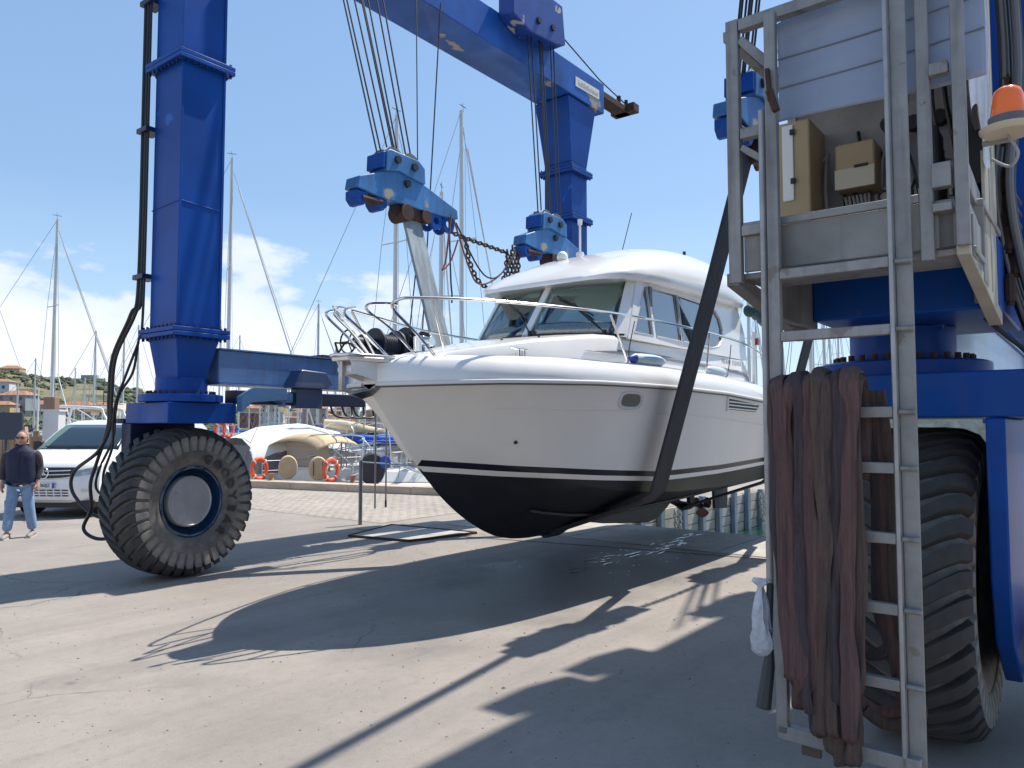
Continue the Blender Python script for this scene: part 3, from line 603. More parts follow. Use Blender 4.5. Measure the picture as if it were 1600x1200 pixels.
MB().tube(smooth_path([(4.5, .45, 2.3), (4.5, .25, 2.1), (4.5, .0, 1.98), (4.5, -.4, 1.9)], 6), .012, 8).build('hydraulic_hose', HOSE, hoist)
# ---- operator's platform with its cage
plat = sub('operator_platform', hoist, (3.5, .9, 2.5)); BASE[plat.name] = (3.5, .9, 2.5)
def P(mb, nm, mm=ALU, bv=.004): return mb.build(nm, mm, plat, bevel=bv)
y0, y1, p0_, p1_ = .42, 1.33, 3.5, 4.48
def post(p, y, z0, z1, w=.06): P(MB().box(p, p + w * .7, y - w / 2, y + w / 2, z0, z1), 'cage_post')
post(3.45, 1.335, 2.42, 3.68); post(3.45, .535, 2.42, 4.4, .05); post(3.42, .405, 2.46, 4.4, .048)
post(4.38, .455, 2.36, 4.4, .05); post(4.42, 1.36, 2.42, 3.7, .05)
def rail(a, b, w=.05, h=.05): P(MB().bar(a, b, w, h), 'cage_rail')
rail((3.47, 1.30, 3.645), (3.47, .44, 3.66), .05, .055); rail((3.47, 1.36, 3.62), (4.42, 1.36, 3.66))
rail((3.47, 1.30, 3.12), (3.47, 1.17, 3.12)); rail((3.47, 1.30, 2.66), (3.47, 1.17, 2.66))
rail((3.47, 1.30, 3.58), (3.47, 1.16, 3.42), .03, .04); rail((3.47, 1.30, 3.06), (3.47, 1.17, 2.96), .03, .03)
for z, h in ((3.19, .05), (2.755, .10), (2.625, .035)):
    rail((3.45, .51, z), (3.45, .44, z), .05, h)
    rail((3.46, .40, z), (4.42, .43, z), .03, h)
rail((3.46, .40, 3.62), (4.42, .43, 3.62), .03, .05)
P(MB().box(3.475, 3.495, .44, 1.30, 2.47, 2.665), 'toe_panel', ALUD)
P(MB().box(3.46, 3.474, .56, 1.30, 2.665, 2.70), 'toe_rail', ALU)
P(MB().box(3.475, 3.49, .43, .50, 2.47, 2.61), 'toe_panel', ALUD)
mb = MB(); mb.box(3.5, 3.80, .37, 1.32, 2.44, 2.468); P(mb, 'floor_plate', ALUD); mb = MB(); mb.box(3.8, 4.5, .37, 1.32, 2.70, 2.73); P(mb, 'floor_plate', ALUD); mb = MB(); mb.box(3.8, 3.81, .37, 1.32, 2.468, 2.70); P(mb, 'floor_riser', ALUD)
mb = MB(); mb.box(4.40, 5.6, .375, 1.26, 2.335, 2.69); mb.build('platform_bearer', BLUE, hoist, bevel=.01)
mb = MB(); mb.box(3.9, 4.5, 1.262, 1.318, 2.30, 2.70); P(mb, 'bearer_flange', ALUD)
mb = MB(); mb.hexa([(3.46, .435, 2.43), (3.46, .385, 2.43), (4.5, .375, 2.255), (4.5, .435, 2.255)], [(3.46, .435, 2.47), (3.46, .385, 2.47), (4.5, .375, 2.32), (4.5, .435, 2.32)]); P(mb, 'floor_beam', mat('cream_beam_paint', (.42, .39, .31), .5, var=.15, vscale=6))
mb = MB(); mb.hexa([(3.46, 1.38, 2.41), (3.46, 1.32, 2.41), (4.5, 1.32, 2.24), (4.5, 1.38, 2.24)], [(3.46, 1.38, 2.47), (3.46, 1.32, 2.47), (4.5, 1.32, 2.34), (4.5, 1.38, 2.34)]); P(mb, 'floor_beam', ALUD)
for i in range(6):
    a = 3.5 + i * .165; P(MB().box(a, a + .155, .378 + .004 * (i % 2), .392 + .004 * (i % 2), 2.43 - (a - 3.5) * .165, 2.60 if i < 3 else 3.0 if i < 5 else 4.4), 'side_panel', MATS['cream_beam_paint'] if i > 2 else ALUD, .004)
P(MB().box(4.5, 4.6, .40, 1.36, 2.70, 4.4), 'back_panel', mat('grey_back_panel', (.34, .33, .32), .6, var=.25, vscale=3, spots=(.1, .09, .085), sscale=5, sthr=.62), .005)
P(MB().box(4.0, 4.5, .40, 1.3, 3.62, 3.65), 'canopy_sheet', MATS['grey_back_panel'], 0)
BEIG = mat('beige_cabinet', (.42, .31, .17), .5, var=.1, vscale=3)
mb = MB(); mb.box(4.2, 4.5, 1.20, 1.37, 2.72, 3.42); P(mb, 'switch_cabinet', BEIG, .01)
mb = MB(); mb.box(4.19, 4.198, 1.285, 1.345, 2.98, 3.40); P(mb, 'cabinet_door', WHITE, .004)
for zz in (3.07, 3.34): P(MB().box(4.18, 4.192, 1.275, 1.30, zz, zz + .03), 'cabinet_latch', BLK, .002)
rnd = random.Random(33)
for i in range(16):
    a = rnd.uniform(.5, 1.25); z_ = rnd.uniform(2.85, 3.45); b = a + rnd.uniform(-.25, .25)
    P(MB().tube(smooth_path([(4.47, a, z_), (4.43, lerp(a, b, .3), z_ - .1), (4.40, lerp(a, b, .7), z_ - .25), (4.45, b, z_ - rnd.uniform(.3, .6))], 5), rnd.choice((.006, .008, .010)), 6), 'cable', rnd.choice((HOSE, mat('grey_cable', (.3, .3, .3), .5))), 0)
for i in range(9):
    P(MB().box(4.40, 4.5, .45 + i * .035, .47 + i * .035, 2.78, 2.92).cyl((4.38, .46 + i * .035, 2.92), (4.38, .46 + i * .035, 2.98), .008, seg=6), 'valve_lever', rnd.choice((BLK, RUST, WHITE)), .002)
for (yy, zz) in ((.62, 3.36), (.74, 3.36), (.86, 3.38)): P(MB().cyl((4.44, yy, zz), (4.5, yy, zz), .04, seg=16), 'gauge', BLK, .003)
mb = MB(); mb.box(4.3, 4.5, .90, 1.10, 3.02, 3.27); P(mb, 'junction_box', BEIG, .012)
mb = MB(); mb.box(4.29, 4.299, .90, 1.10, 3.02, 3.13); P(mb, 'box_lid', mat('pale_box_lid', (.52, .47, .34), .45), .003)
mb = MB(); mb.box(4.285, 4.289, .93, 1.0, 3.125, 3.14); P(mb, 'box_label', BLK, 0)
lab = P(MB().box(4.49, 4.497, .73, .945, 2.83, 3.05), 'notice_plate', mat('white_notice', (.62, .62, .6), .5), 0)
mb = MB(); rnd = random.Random(2)
mb.lathe([(.036, 4.4875), (.022, 4.4875)], (0, .895, 3.0), 'x', 16)
for r_ in range(6):
    x = .75
    while x < .92:
        w_ = rnd.uniform(.008, .025); mb.box(4.4865, 4.4885, x, x + w_, 2.84 + r_ * .018, 2.848 + r_ * .018); x += w_ + .006
mb.build('notice_print', mat('dark_print', (.1, .1, .11), .6), lab, smooth=False)
for i in range(7):
    a = .95 + .02 * i
    P(MB().tube(smooth_path([(4.38, a, 3.0), (4.36, a - .02, 2.9 - .02 * i), (4.4, a - .1 + .05 * i, 2.82), (4.45, a - .2 + .07 * i, 2.75 + .02 * i)], 5), .007, 6), 'cable', mat('grey_cable', (.3, .3, .3), .5), 0)
for (x, y, z) in ((4.35, .66, 3.9), (4.3, .6, 3.8), (4.35, .55, 3.85), (4.32, .47, 3.7)):
    P(MB().tube(smooth_path([(x, y, z), (x - .05, y + .02, z - .4), (x, y - .02, z - .8), (x + .02, y + .01, z - 1.2)], 6), .012, 6), 'cable', HOSE, 0)
P(MB().box(4.2, 4.45, .4, .5, 2.9, 3.5).cyl((4.3, .45, 3.5), (4.3, .45, 3.7), .04).box(4.1, 4.3, .58, .66, 2.6, 3.2), 'control_valve', BLK, .01)
# tarpaulin wrapped round the cage top
TARP = mat('grey_blue_tarpaulin', (.27, .33, .45), .42, var=.12, vscale=2.5, spec=.5)
mb = MB(); rows = []
NU = 44; NV = 22
for j in range(NV + 1):
    v = j / NV; ring = []
    for i in range(NU + 1):
        u = i / NU; y = 1.15 - u * .83; zb = 3.17 + .01 * math.sin(u * 5); zt = 3.64 + u * .25
        z = lerp(zb, zt, v) - .015 * math.sin(u * PI) * (1 - v); x = 3.545 + .010 * noise.noise(Vector((u * 3, v * 1.6, 1))) + .012 * math.sin(v * 3.1)
        x -= .006 * max(0, 1 - abs(v - .42) * 26) + .006 * max(0, 1 - abs(v - .72) * 26)
        ring.append((x, y, z))
    rows.append(ring)
mb.loft(rows, False, False); tp = P(mb, 'tarpaulin', TARP, 0); tp.modifiers.new('thick', 'SOLIDIFY').thickness = .003
for zz in (3.33, 3.47): MB().tube([(3.536 + .012 * math.sin(lerp(0, 1, (zz - 3.17) / .55) * 3.1), 1.15 - u * .83, zz + u * .03 - .01 * math.sin(u * 3)) for u in [i / 12 for i in range(13)]], .0035, 5).build('seam', mat('seam_grey', (.16, .18, .24), .6), plat)
mb = MB(); rows = []
for j in range(NV + 1):
    v = j / NV; ring = []
    for i in range(24):
        u = i / 23; y = .375 + .02 * noise.noise(Vector((u * 6, v * 4, 3))) - .01 * u; x = 3.55 + u * .6; z = lerp(3.0 + .10 * math.sin(u * 7), 4.4, v)
        ring.append((x, y, z))
    rows.append(ring)
mb.loft(rows, False, False)
tp = P(mb, 'clear_sheet', mat('milky_plastic_sheet', (.52, .55, .58), .22, var=.15, vscale=5, bump=.6, bscale=12), 0)
# beacon
bc = P(MB().lathe([(.001, 2.875), (.085, 2.872), (.098, 2.885), (.10, 2.895), (.07, 2.90), (.062, 2.905), (.062, 2.925), (.001, 2.925)], (3.45, .245, 0), 'z', 32), 'beacon_base', mat('cream_beacon_base', (.50, .44, .33), .5), 0)
MB().lathe([(.063, 2.926), (.06, 2.95), (.052, 3.02), (.045, 3.04), (.03, 3.052), (.001, 3.055)], (3.45, .245, 0), 'z', 32).build('beacon_lens', mat('orange_beacon_lens', (.95, .17, .012), .18, coat=.5), plat)
MB().lathe([(.0695, 2.905), (.0695, 2.935), (.064, 2.937)], (3.45, .245, 0), 'z', 32).build('beacon_band', mat('grey_band', (.10, .11, .13), .5), plat)
P(MB().tube(smooth_path([(3.47, .25, 2.87), (3.47, .22, 2.80), (3.5, .25, 2.76), (3.5, .31, 2.80)], 6), .006, 6), 'cable', MATS['grey_cable'], 0)
P(MB().box(3.5, 3.52, .24, .34, 2.86, 2.88), 'beacon_bracket', ALU, .002)
# ---- ladder
lad = sub('ladder', hoist, (3.43, .9, .4)); BASE[lad.name] = (3.43, .9, .4)
def Lp(mb, nm, mm=ALU): return mb.build(nm, mm, lad, bevel=.004)
Lp(MB().box(3.37, 3.41, 1.105, 1.155, .44, 3.62), 'ladder_rail'); Lp(MB().box(3.39, 3.44, 1.155, 1.162, .44, 3.62), 'ladder_rail')
Lp(MB().box(3.37, 3.42, .648, .665, .40, 4.2), 'ladder_rail', mat('light_aluminium', (.33, .335, .34), .42, .45, var=.15, vscale=12)); Lp(MB().box(3.415, 3.43, .585, .648, .40, 4.2), 'ladder_rail')
Lp(MB().bar((3.395, 1.15, .445), (3.395, .60, .43), .05, .06), 'ladder_foot_bar')
for z in (.73, 1.025, 1.305, 1.585, 1.81, 2.145, 2.42):
    Lp(MB().box(3.372, 3.408, .665, 1.105, z - .022, z + .022), 'rung')
    Lp(MB().cyl((3.39, .58, z), (3.39, .648, z), .012, seg=8), 'rung_bolt')
Lp(MB().cyl((3.43, 1.19, 1.06), (3.43, 1.19, 3.2), .0165, seg=16), 'side_tube', MATS['light_aluminium'])
Lp(MB().cyl((3.43, 1.19, 1.06), (3.42, 1.21, .55), .016, seg=12), 'side_tube', mat('dark_tube', (.05, .055, .06), .6))
Lp(MB().tube([(3.42, 1.19, .80), (3.42, 1.20, .70), (3.40, 1.22, .52)], [.012, .028, .034], 8), 'rubber_buffer', MATS['dark_tube'])
Lp(MB().box(3.40, 3.425, .98, 1.06, .36, .42), 'foot_block', mat('old_block', (.09, .08, .05), .8))
Lp(MB().bar((3.36, 1.13, 3.25), (3.36, 1.10, 3.15), .03), 'gate_latch', RUST); Lp(MB().bar((3.355, 1.135, 3.35), (3.355, 1.125, 3.2), .02), 'gate_latch', RUST)
# ---- hoist ropes
def rope(a, b, r_=.011, par=hoist): return MB().tube([a, b], r_, 6).build('hoist_cable', STEEL, par)
for (xa, xb, za) in ((6.40, 6.95, 8.6), (6.46, 7.03, 8.6), (6.62, 7.17, 8.6), (6.78, 7.28, 8.6), (6.80, 7.31, 8.6), (6.93, 7.36, 8.6), (7.13, 7.52, 8.6), (7.27, 7.62, 8.6)):
    rope((xa, 8.08, za), (xb, 7.62, 5.42), .012); rope((xa * .6 + 2.75, 2.1, za), (xb * .7 + 2.8, 2.95, 5.45), .012)
rope((8.2, 8.15, 8.5), (7.72, 7.62, 5.45), .009); rope((8.75, 8.15, 8.5), (8.35, 8.15, 2.7), .011)
rope((7.78, 7.6, 4.7), (7.9, 8.0, 2.7), .010)
for (xa, xb) in ((10.95, 10.72), (11.08, 10.82), (11.32, 11.02), (11.36, 11.06), (11.42, 11.12), (11.7, 11.32), (11.8, 11.42)):
    rope((xa, 8.06, 9.0), (xb, 7.65, 5.4), .012); rope((xa, 1.75, 9.0), (xb + .55, 3.0, 5.45), .012)

# ================================================================== SPREADER BARS, SLINGS, CHAINS
def make_spreader():
    sp = thing('spreader_bar', 'x', 'spreader bar', (0, 0, 0), 'spreader bars hanging in pairs from the hoist cables')
    BASE[sp.name] = (0, 0, 0)
    poly = [(0, .04), (.03, .19), (.66, .44), (1.02, .43), (1.93, .16), (1.95, .03), (1.7, .0), (.3, .0)]
    mb = MB(); mb.prism(poly, -.13, .13, 'y'); mb.build('spreader_plate', BLUEW, sp, bevel=.012)
    mb = MB()
    for x in (.0, .34): mb.prism([(x, .01), (x + .2, .01), (x + .2, -.10), (x + .13, -.17), (x + .07, -.17), (x, -.1)], -.11, .11, 'y')
    mb.build('sling_lug', BLUE, sp, bevel=.01)
    for x in (1.50, 1.76):
        mb = MB()
        for a, b in (((x - .10, .01), (x - .04, -.02)),): pass
        n = 16; ring_o = [(x + .13 * math.cos(t), -.08 + .13 * math.sin(t)) for t in [2 * PI * i / n for i in range(n)]]
        ring_i = [(x + .055 * math.cos(t), -.08 + .055 * math.sin(t)) for t in [2 * PI * i / n for i in range(n)]]
        for yy in (-.09, .09):
            rings = []
            for i in range(n + 1):
                o_, i_ = ring_o[i % n], ring_i[i % n]
                rings.append([(o_[0], yy - .02, o_[1]), (o_[0], yy + .02, o_[1]), (i_[0], yy + .02, i_[1]), (i_[0], yy - .02, i_[1])])
            mb.loft(rings, True, False)
        mb.build('eye_lug', BLUE, sp)
    mb = MB(); mb.cyl((.1, -.07, -.08), (.45, -.07, -.06), .06, seg=14); mb.cyl((.75, 0, -.06), (1.35, 0, -.06), .09, seg=16); mb.box(.85, 1.3, -.1, .1, -.16, .01); mb.cyl((.9, -.14, -.1), (.9, .14, -.1), .12, seg=14); mb.cyl((1.28, -.14, -.08), (1.28, .14, -.08), .1, seg=14); mb.build('sling_roller', RUST, sp, bevel=.006)
    mb = MB(); mb.prism([(.46, .36), (.47, .63), (.53, .68), (1.08, .66), (1.20, .58), (1.21, .36), (1.05, .37), (.7, .42)], -.17, .17, 'y'); blk = mb.build('sheave_block', BLUEW, sp, bevel=.012)
    mb = MB(); mb.prism([(.452, .40), (.462, .63), (.41, .61), (.40, .40)], -.16, .16, 'y'); mb.build('block_end_plate', BLUE, sp, bevel=.008)
    for x in (.66, .98):
        for yy in (-.09, .09): MB().lathe([(.02, yy - .02), (.2, yy - .02), (.17, yy), (.2, yy + .02), (.02, yy + .02)], (x, 0, .55), 'y', 24).build('sheave', mat('greased_sheave', (.16, .16, .15), .5, .4), sp)
    for x, z in ((.66, .56), (.98, .54), (.88, .29)):
        for sg in (-1, 1): MB().cyl((x, sg * .168 if z > .5 else sg * .128, z), (x, sg * (.205 if z > .5 else .17), z), .055, seg=8).add([], []).build('block_pin', STEEL, blk)
    return sp
sp0 = make_spreader()
LB = ['worn blue spreader bar hanging left over the bow, its eye lugs holding a rusty chain',
      'second blue spreader bar, half behind the cabin roof under the far rear cables',
      'blue spreader bar at the near side, glimpsed beside the cage left of the platform',
      'near rear spreader bar, hidden behind the platform']
def place_sp(o, p, y, z, lab, flip=False, tilt=0):
    o.location = L2W((p, y, z)); o.rotation_euler = (0, tilt, ROT + (PI if flip else 0)); o['label'] = lab
place_sp(sp0, 6.5, 7.62, 4.80, LB[0])
place_sp(copy_tree(sp0), 10.12, 7.62, 4.76, LB[1])
place_sp(copy_tree(sp0), 7.42, 2.96, 4.90, LB[2])
place_sp(copy_tree(sp0), 10.9, 2.96, 4.98, LB[3])
CHN = mat('rusty_chain', (.085, .05, .035), .7, .3, col2=(.05, .03, .02), vscale=30)
single(chain_mb([(8.28, 7.6, 4.66), (8.75, 7.6, 4.62), (9.3, 7.6, 4.60), (9.75, 7.6, 4.58)], .095, .015), 'chain', CHN, 'rusty chain stretched level between the two far spreader bars', 'chain', (8.28, 7.6, 4.66))
single(chain_mb([(8.75, 7.6, 4.6), (8.8, 7.58, 4.3), (9.0, 7.56, 4.0), (9.3, 7.55, 3.93), (9.6, 7.55, 4.1), (9.75, 7.58, 4.5)], .095, .015), 'chain', CHN, 'rusty chain hanging in a loop below the level chain', 'chain', (8.75, 7.6, 4.6))
for i, (dx, dz, ln) in enumerate([(0, 0, .9), (.1, .02, .62), (-.1, 0, .5), (.18, .05, .75), (.04, .1, .45)]):
    single(chain_mb([(9.85 + dx, 7.58, 4.62 + dz), (9.86 + dx, 7.57, 4.4), (9.86 + dx, 7.57, 4.62 + dz - ln)], .095, .016), 'chain', CHN, ['longest', 'second from the left', 'leftmost and shorter', 'rightmost long', 'shortest'][i] + ' rusty chain end bunched at the nose of the rear spreader bar', 'chain', (9.85 + dx, 7.58, 4.6), 'chain ends bunched at the rear spreader bar')
for i, (a, b, c, col) in enumerate([((8.25, 4.85), (8.05, 4.0), (8.4, 4.5), 'r'), ((8.3, 4.8), (8.9, 3.92), (9.8, 4.55), 'r'), ((8.35, 4.75), (9.15, 4.05), (9.8, 4.6), 'd'), ((8.2, 4.8), (8.25, 3.75), (8.27, 3.55), 'd')]):
    MBx = MB().tube(smooth_path([(a[0], 7.45, a[1]), (lerp(a[0], b[0], .6), 7.44, lerp(a[1], b[1], .8)), (b[0], 7.44, b[1]), (lerp(b[0], c[0], .5), 7.44, lerp(b[1], c[1], .3)), (c[0], 7.45, c[1])], 6), .013, 6)
    single(MBx, 'rope', mat('red_brown_rope', (.20, .07, .05), .8) if col == 'r' else HOSE, ['reddish rope loop dangling from the tip of the left spreader bar', 'long reddish rope sagging between the far spreader bars', 'dark thin rope sagging above the reddish one', 'dark rope end hanging straight down under the left spreader bar'][i], 'rope', (a[0], 7.45, a[1]))
single(chain_mb([(9.25, 2.96, 4.78), (9.8, 2.96, 4.62), (10.4, 2.96, 4.66), (10.85, 2.96, 4.78)], .12, .018), 'chain', CHN, 'rusty chain between the two near spreader bars, behind the ladder', 'chain', (9.25, 2.96, 4.78))
# slings: one web under the hull each, seen as two straight runs and the wrap below
def sling(p_top_far, p_top_near, pm, lab, zf=4.66, zn=4.92):
    root = thing('lifting_sling', lab, 'sling', (pm, 5.32, .6), 'webbing slings carrying the boat')
    w = .17
    def band(pts, mm, nm, t_=.016):
        rings = []
        for i, (p, y, z) in enumerate(pts):
            a = pts[max(i - 1, 0)]; b = pts[min(i + 1, len(pts) - 1)]
            t = Vector((0, b[1] - a[1], b[2] - a[2])).normalized(); n = Vector((0, -t.z, t.y))
            rings.append([Vector((p - w, y, z)) - n * t_, Vector((p + w, y, z)) - n * t_, Vector((p + w, y, z)) + n * t_, Vector((p - w, y, z)) + n * t_])
        MB().loft(rings).build(nm, mm, root, bevel=.004)
    band([(p_top_far, 7.60, zf), (lerp(p_top_far, pm, .5), 7.32, 3.6), (pm, 6.93, 2.2), (pm, 6.88, 1.9)], WEBL, 'far_web', .022)
    band([(p_top_near, 2.98, zn), (lerp(p_top_near, pm + .1, .5), 3.36, 3.3), (pm + .1, 3.78, 1.6), (pm, 3.90, 1.05), (pm, 4.04, .93), (pm, 5.2, .52), (pm, 5.32, .44), (pm, 5.44, .52), (pm, 6.6, .93), (pm, 6.74, 1.05), (pm, 6.88, 1.9)], WEB, 'near_web', .016)
    return root
sling(7.58, 8.2, 7.72, 'dark webbing sling running up past the cabin to the near spreader bar')
sling(11.3, 11.85, 11.5, 'rear webbing sling slanting down behind the ladder')
# ---- hose bundle folded over the ladder
HZ = []
for nm, c1, c2 in (('hose_dark_plum', (.105, .075, .082), (.05, .04, .048)), ('hose_faded_red', (.20, .105, .092), (.085, .058, .062)), ('hose_brown', (.165, .11, .088), (.08, .058, .055))):
    m = mat(nm, c1, .92, col2=c2, vscale=5, bump=.9, bscale=40, streak=(16, 16, .25)); HZ.append(m)
bun = thing('fire_hose_bundle', 'bundle of dusty red brown flat hoses folded over the ladder before the near wheel', 'hoses', (3.33, .95, 1.9))
rnd = random.Random(21)
spec = []
for L_, (n_h, ya, yb) in enumerate(((9, 1.135, .80), (9, 1.12, .79), (8, 1.10, .81))):
    for q_ in range(n_h):
        y = lerp(ya, yb, q_ / (n_h - 1)) + rnd.uniform(-.008, .008); t_ = (1.135 - y) / .35
        spec.append((y, lerp(.66, .47, min(1, t_ * 1.5)) + rnd.uniform(-.05, .12) + (.10 if L_ == 2 else 0), rnd.choice((0, 0, 1, 1, 2)), L_))
for i, (y, zb, k, L_) in enumerate(spec):
    pf = (3.355, 3.315, 3.275)[L_]; wv = rnd.uniform(-1, 1); top = 1.885 + .022 * L_ + rnd.uniform(0, .03)
    ys = lambda t: y + .016 * math.sin(t * 4 + wv * 3) + .016 * wv * t - (t ** 2) * (y - .93) * .28
    pts = [(3.43, y, top - .35), (3.44, y, top - .06), (3.42, y, top + .02), (3.38, y, top + .03), (pf + .01, y, top)]
    nn_ = 9
    for j in range(1, nn_ + 1):
        t = j / nn_; pts.append((pf + .010 * math.sin(t * 5 + i), ys(t), lerp(top, zb, t)))
    yb = ys(1); pts += [(pf + .02, yb + .012 * wv, zb - .04), (pf + .05, yb, zb - .03), (pf + .065, yb, zb + .15)]
    P_ = smooth_path(pts, 5)
    P_ = [q + Vector((.008 * noise.noise(Vector((q.z * 7, i, 1))), .013 * noise.noise(Vector((q.z * 4.5, i * 2.3, 7))), 0)) for q in P_]
    rings = []; u0 = Vector((0, 1, 0))
    for a_, q in enumerate(P_):
        tt = (P_[min(a_ + 1, len(P_) - 1)] - P_[max(a_ - 1, 0)]).normalized(); u = (u0 - tt * u0.dot(tt)).normalized(); w_ = tt.cross(u)
        tw = 1.1 * noise.noise(Vector((q.z * 2.2, i * 5.1, 3))); rr = .027 * (1 + .3 * noise.noise(Vector((q.z * 6, i * 3.7, 0))))
        ring = []
        for m_ in range(16):
            an = 2 * PI * m_ / 16; rad_ = 1 + .16 * math.cos(4 * an + i) + .10 * noise.noise(Vector((math.cos(an) * 2, math.sin(an) * 2 + i, q.z * 9)))
            a1, b1 = rr * rad_ * math.cos(an), rr * .46 * rad_ * math.sin(an)
            ring.append(q + u * (a1 * math.cos(tw) - b1 * math.sin(tw)) + w_ * (a1 * math.sin(tw) + b1 * math.cos(tw)))
        rings.append(ring)
    MB().loft(rings).build('hose', HZ[k], bun, ang=60)
for i, (y, zb) in enumerate([(.755, .85), (.73, .62), (.70, .58)]):
    pts = [(3.45, y + .03, 1.90), (3.48, y, 1.5), (3.5, y + .01, 1.1), (3.5, y - .035 * i, zb + .1), (3.5, y - .03 - .02 * i, zb), (3.5, y + .04, zb - .05), (3.47, y + .12, zb)]
    MB().tube(smooth_path(pts, 6), .026, 10, rv=.5, up=(0, 1, 0)).build('hose', HZ[i % 3], bun)
# plastic bag knotted to the tube
mb = MB(); rings = []
for j, (z, a, b) in enumerate([(1.08, .03, .012), (1.065, .04, .02), (1.045, .013, .013), (1.03, .017, .015), (1.0, .026, .02), (.96, .034, .024), (.91, .038, .03), (.86, .045, .026), (.82, .043, .032), (.785, .047, .028), (.76, .038, .026), (.745, .02, .012)]):
    rings.append([(3.405 + b * math.sin(t) * (1 + .6 * noise.noise(Vector((2.2 * math.cos(t), z * 22, 2.2 * math.sin(t))))), 1.225 + a * math.cos(t) * (1 + .5 * noise.noise(Vector((2 * math.cos(t) + 5, z * 18, 2 * math.sin(t))))), z) for t in [2 * PI * i / 20 for i in range(20)]])
mb.loft(rings); single(mb, 'plastic_bag', mat('milky_bag', (.50, .54, .60), .3, var=.2, vscale=25, bump=.8, bscale=40), 'crumpled white plastic bag knotted to the tube left of the hoses', 'bag', (3.4, 1.22, 1.05))
# post and hanging boat poles beyond the bow
single(MB().cyl((9.35, 10.6, 0), (9.35, 10.6, 1.15), .035, seg=12), 'mooring_post', mat('grey_green_post', (.16, .19, .20), .5, .4), 'thin grey steel post standing on the apron left of the bow', 'post', (9.35, 10.6, 0))
single(MB().tube(smooth_path([(9.35, 10.6, 1.12), (10.2, 9.6, 1.02), (11.2, 8.9, .9)], 6), .012, 6), 'rope', mat('pale_blue_rope', (.30, .38, .42), .7), 'pale blue rope tied to the grey post', 'rope', (9.35, 10.6, 1.1))
for (p, y, lab) in ((7.62, 8.33, 'left one of two thin boat poles hanging from the lower beam'), (7.83, 8.33, 'right one of two thin boat poles, with a black tip')):
    t = thing('boat_pole', lab, 'pole', (p, y, .6))
    MB().cyl((p, y, .68), (p, y, 2.27), .012, seg=8).build('shaft', ALU, t); MB().cyl((p, y, .58), (p, y, .68), .015 if 'right' in lab else .012, seg=8).build('tip', BLK if 'right' in lab else ALU, t)

# ================================================================== MOTOR BOAT (bow towards -x of the hoist axes)
BC = 5.32
boat = thing('motor_boat', 'white cabin motor boat with black antifouling, hanging in the slings of the blue hoist', 'boat', (9, BC, .5))
keel = [(4.78, 2.10), (4.86, 2.0), (5.0, 1.83), (5.2, 1.60), (5.49, 1.27), (5.8, .99), (6.15, .76), (6.64, .53), (7.2, .46), (8, .48), (9.5, .58), (11, .68), (13.1, .78)]
chz = [(4.78, 2.12), (5.0, 1.93), (5.49, 1.62), (6, 1.36), (6.64, 1.17), (7.5, 1.04), (8.5, .98), (10, .97), (13.1, 1.0)]
chb = [(4.78, .03), (5.0, .13), (5.49, .42), (6, .70), (6.64, .95), (7.5, 1.17), (8.5, 1.28), (10, 1.33), (13.1, 1.27)]
shb = [(4.78, .06), (4.86, .34), (5.0, .56), (5.2, .78), (5.49, .98), (5.8, 1.13), (6.15, 1.25), (6.64, 1.36), (7.2, 1.43), (8, 1.48), (9.5, 1.52), (11, 1.50), (13.1, 1.40)]
shz = [(4.78, 2.13), (5.49, 2.16), (6.64, 2.185), (8, 2.19), (9.5, 2.17), (11, 2.11), (13.1, 2.03)]
wl = [(5.2, 1.34), (6, 1.26), (7, 1.19), (8, 1.135), (9.5, 1.15), (11.3, 1.20), (13.1, 1.26)]
def smooth_tab(tab, x): # gentle interpolation
    return interp(tab, x)
st = []
x = 4.78
while x < 13.11: st.append(x); x += .07 if x < 6.6 else .16
def sm(tab, x, h=.22): return (interp(tab, x - h) + 2 * interp(tab, x) + interp(tab, x + h)) / 4
def hull_b(x, z):
    h = min(.22, max(.02, (x - 4.78) * .6))
    kz, cz, cb, sb, sz = sm(keel, x, h), sm(chz, x, h), sm(chb, x, h), sm(shb, x, h), sm(shz, x, h)
    cz = max(cz, kz + .02)
    if z <= kz: return 0
    if z <= cz:
        t = (z - kz) / (cz - kz); return cb * (t ** (1.0 if x > 7.5 else 1.0 + .12 * (7.5 - x) / 2))
    t = min(1, (z - cz) / max(.01, sz - cz)); return cb + .035 * min(1, t * 12) * min(1, (x - 4.78) / 1.5) + (sb - cb - .035 * min(1, (x - 4.78) / 1.5)) * (t ** 1.15)
def rows_at(x):
    h = min(.22, max(.02, (x - 4.78) * .6)); kz, sz, w_ = sm(keel, x, h), sm(shz, x, h), interp(wl, x); cz = max(sm(chz, x, h), kz + .02)
    zc = min(cz, w_ - .012)
    zs = [kz, lerp(kz, zc, .25), lerp(kz, zc, .5), lerp(kz, zc, .75), zc, w_, w_ + .05, w_ + .11, lerp(w_ + .11, sz, .2), lerp(w_ + .11, sz, .4), lerp(w_ + .11, sz, .6), lerp(w_ + .11, sz, .8), sz]
    return [max(z, kz) for z in zs]
hull = MB()
for sg in (-1, 1):
    rings = [[(x, BC + sg * hull_b(x, z), z) for z in rows_at(x)] for x in st]; n = len(rings[0])
    k = len(hull.v); hull.v += [p for r in rings for p in r]
    for i in range(len(rings) - 1):
        for j in range(n - 1):
            f = (k + i * n + j, k + (i + 1) * n + j, k + (i + 1) * n + j + 1, k + i * n + j + 1)
            hull.f.append(f); hull.m.append(1 if j < 5 and not (st[i] > 7.6 and j == 4) else (3 if j == 4 else (0 if j == 5 else (2 if j == 6 and st[i] > 5.35 else 0))))
tr = rows_at(st[-1])
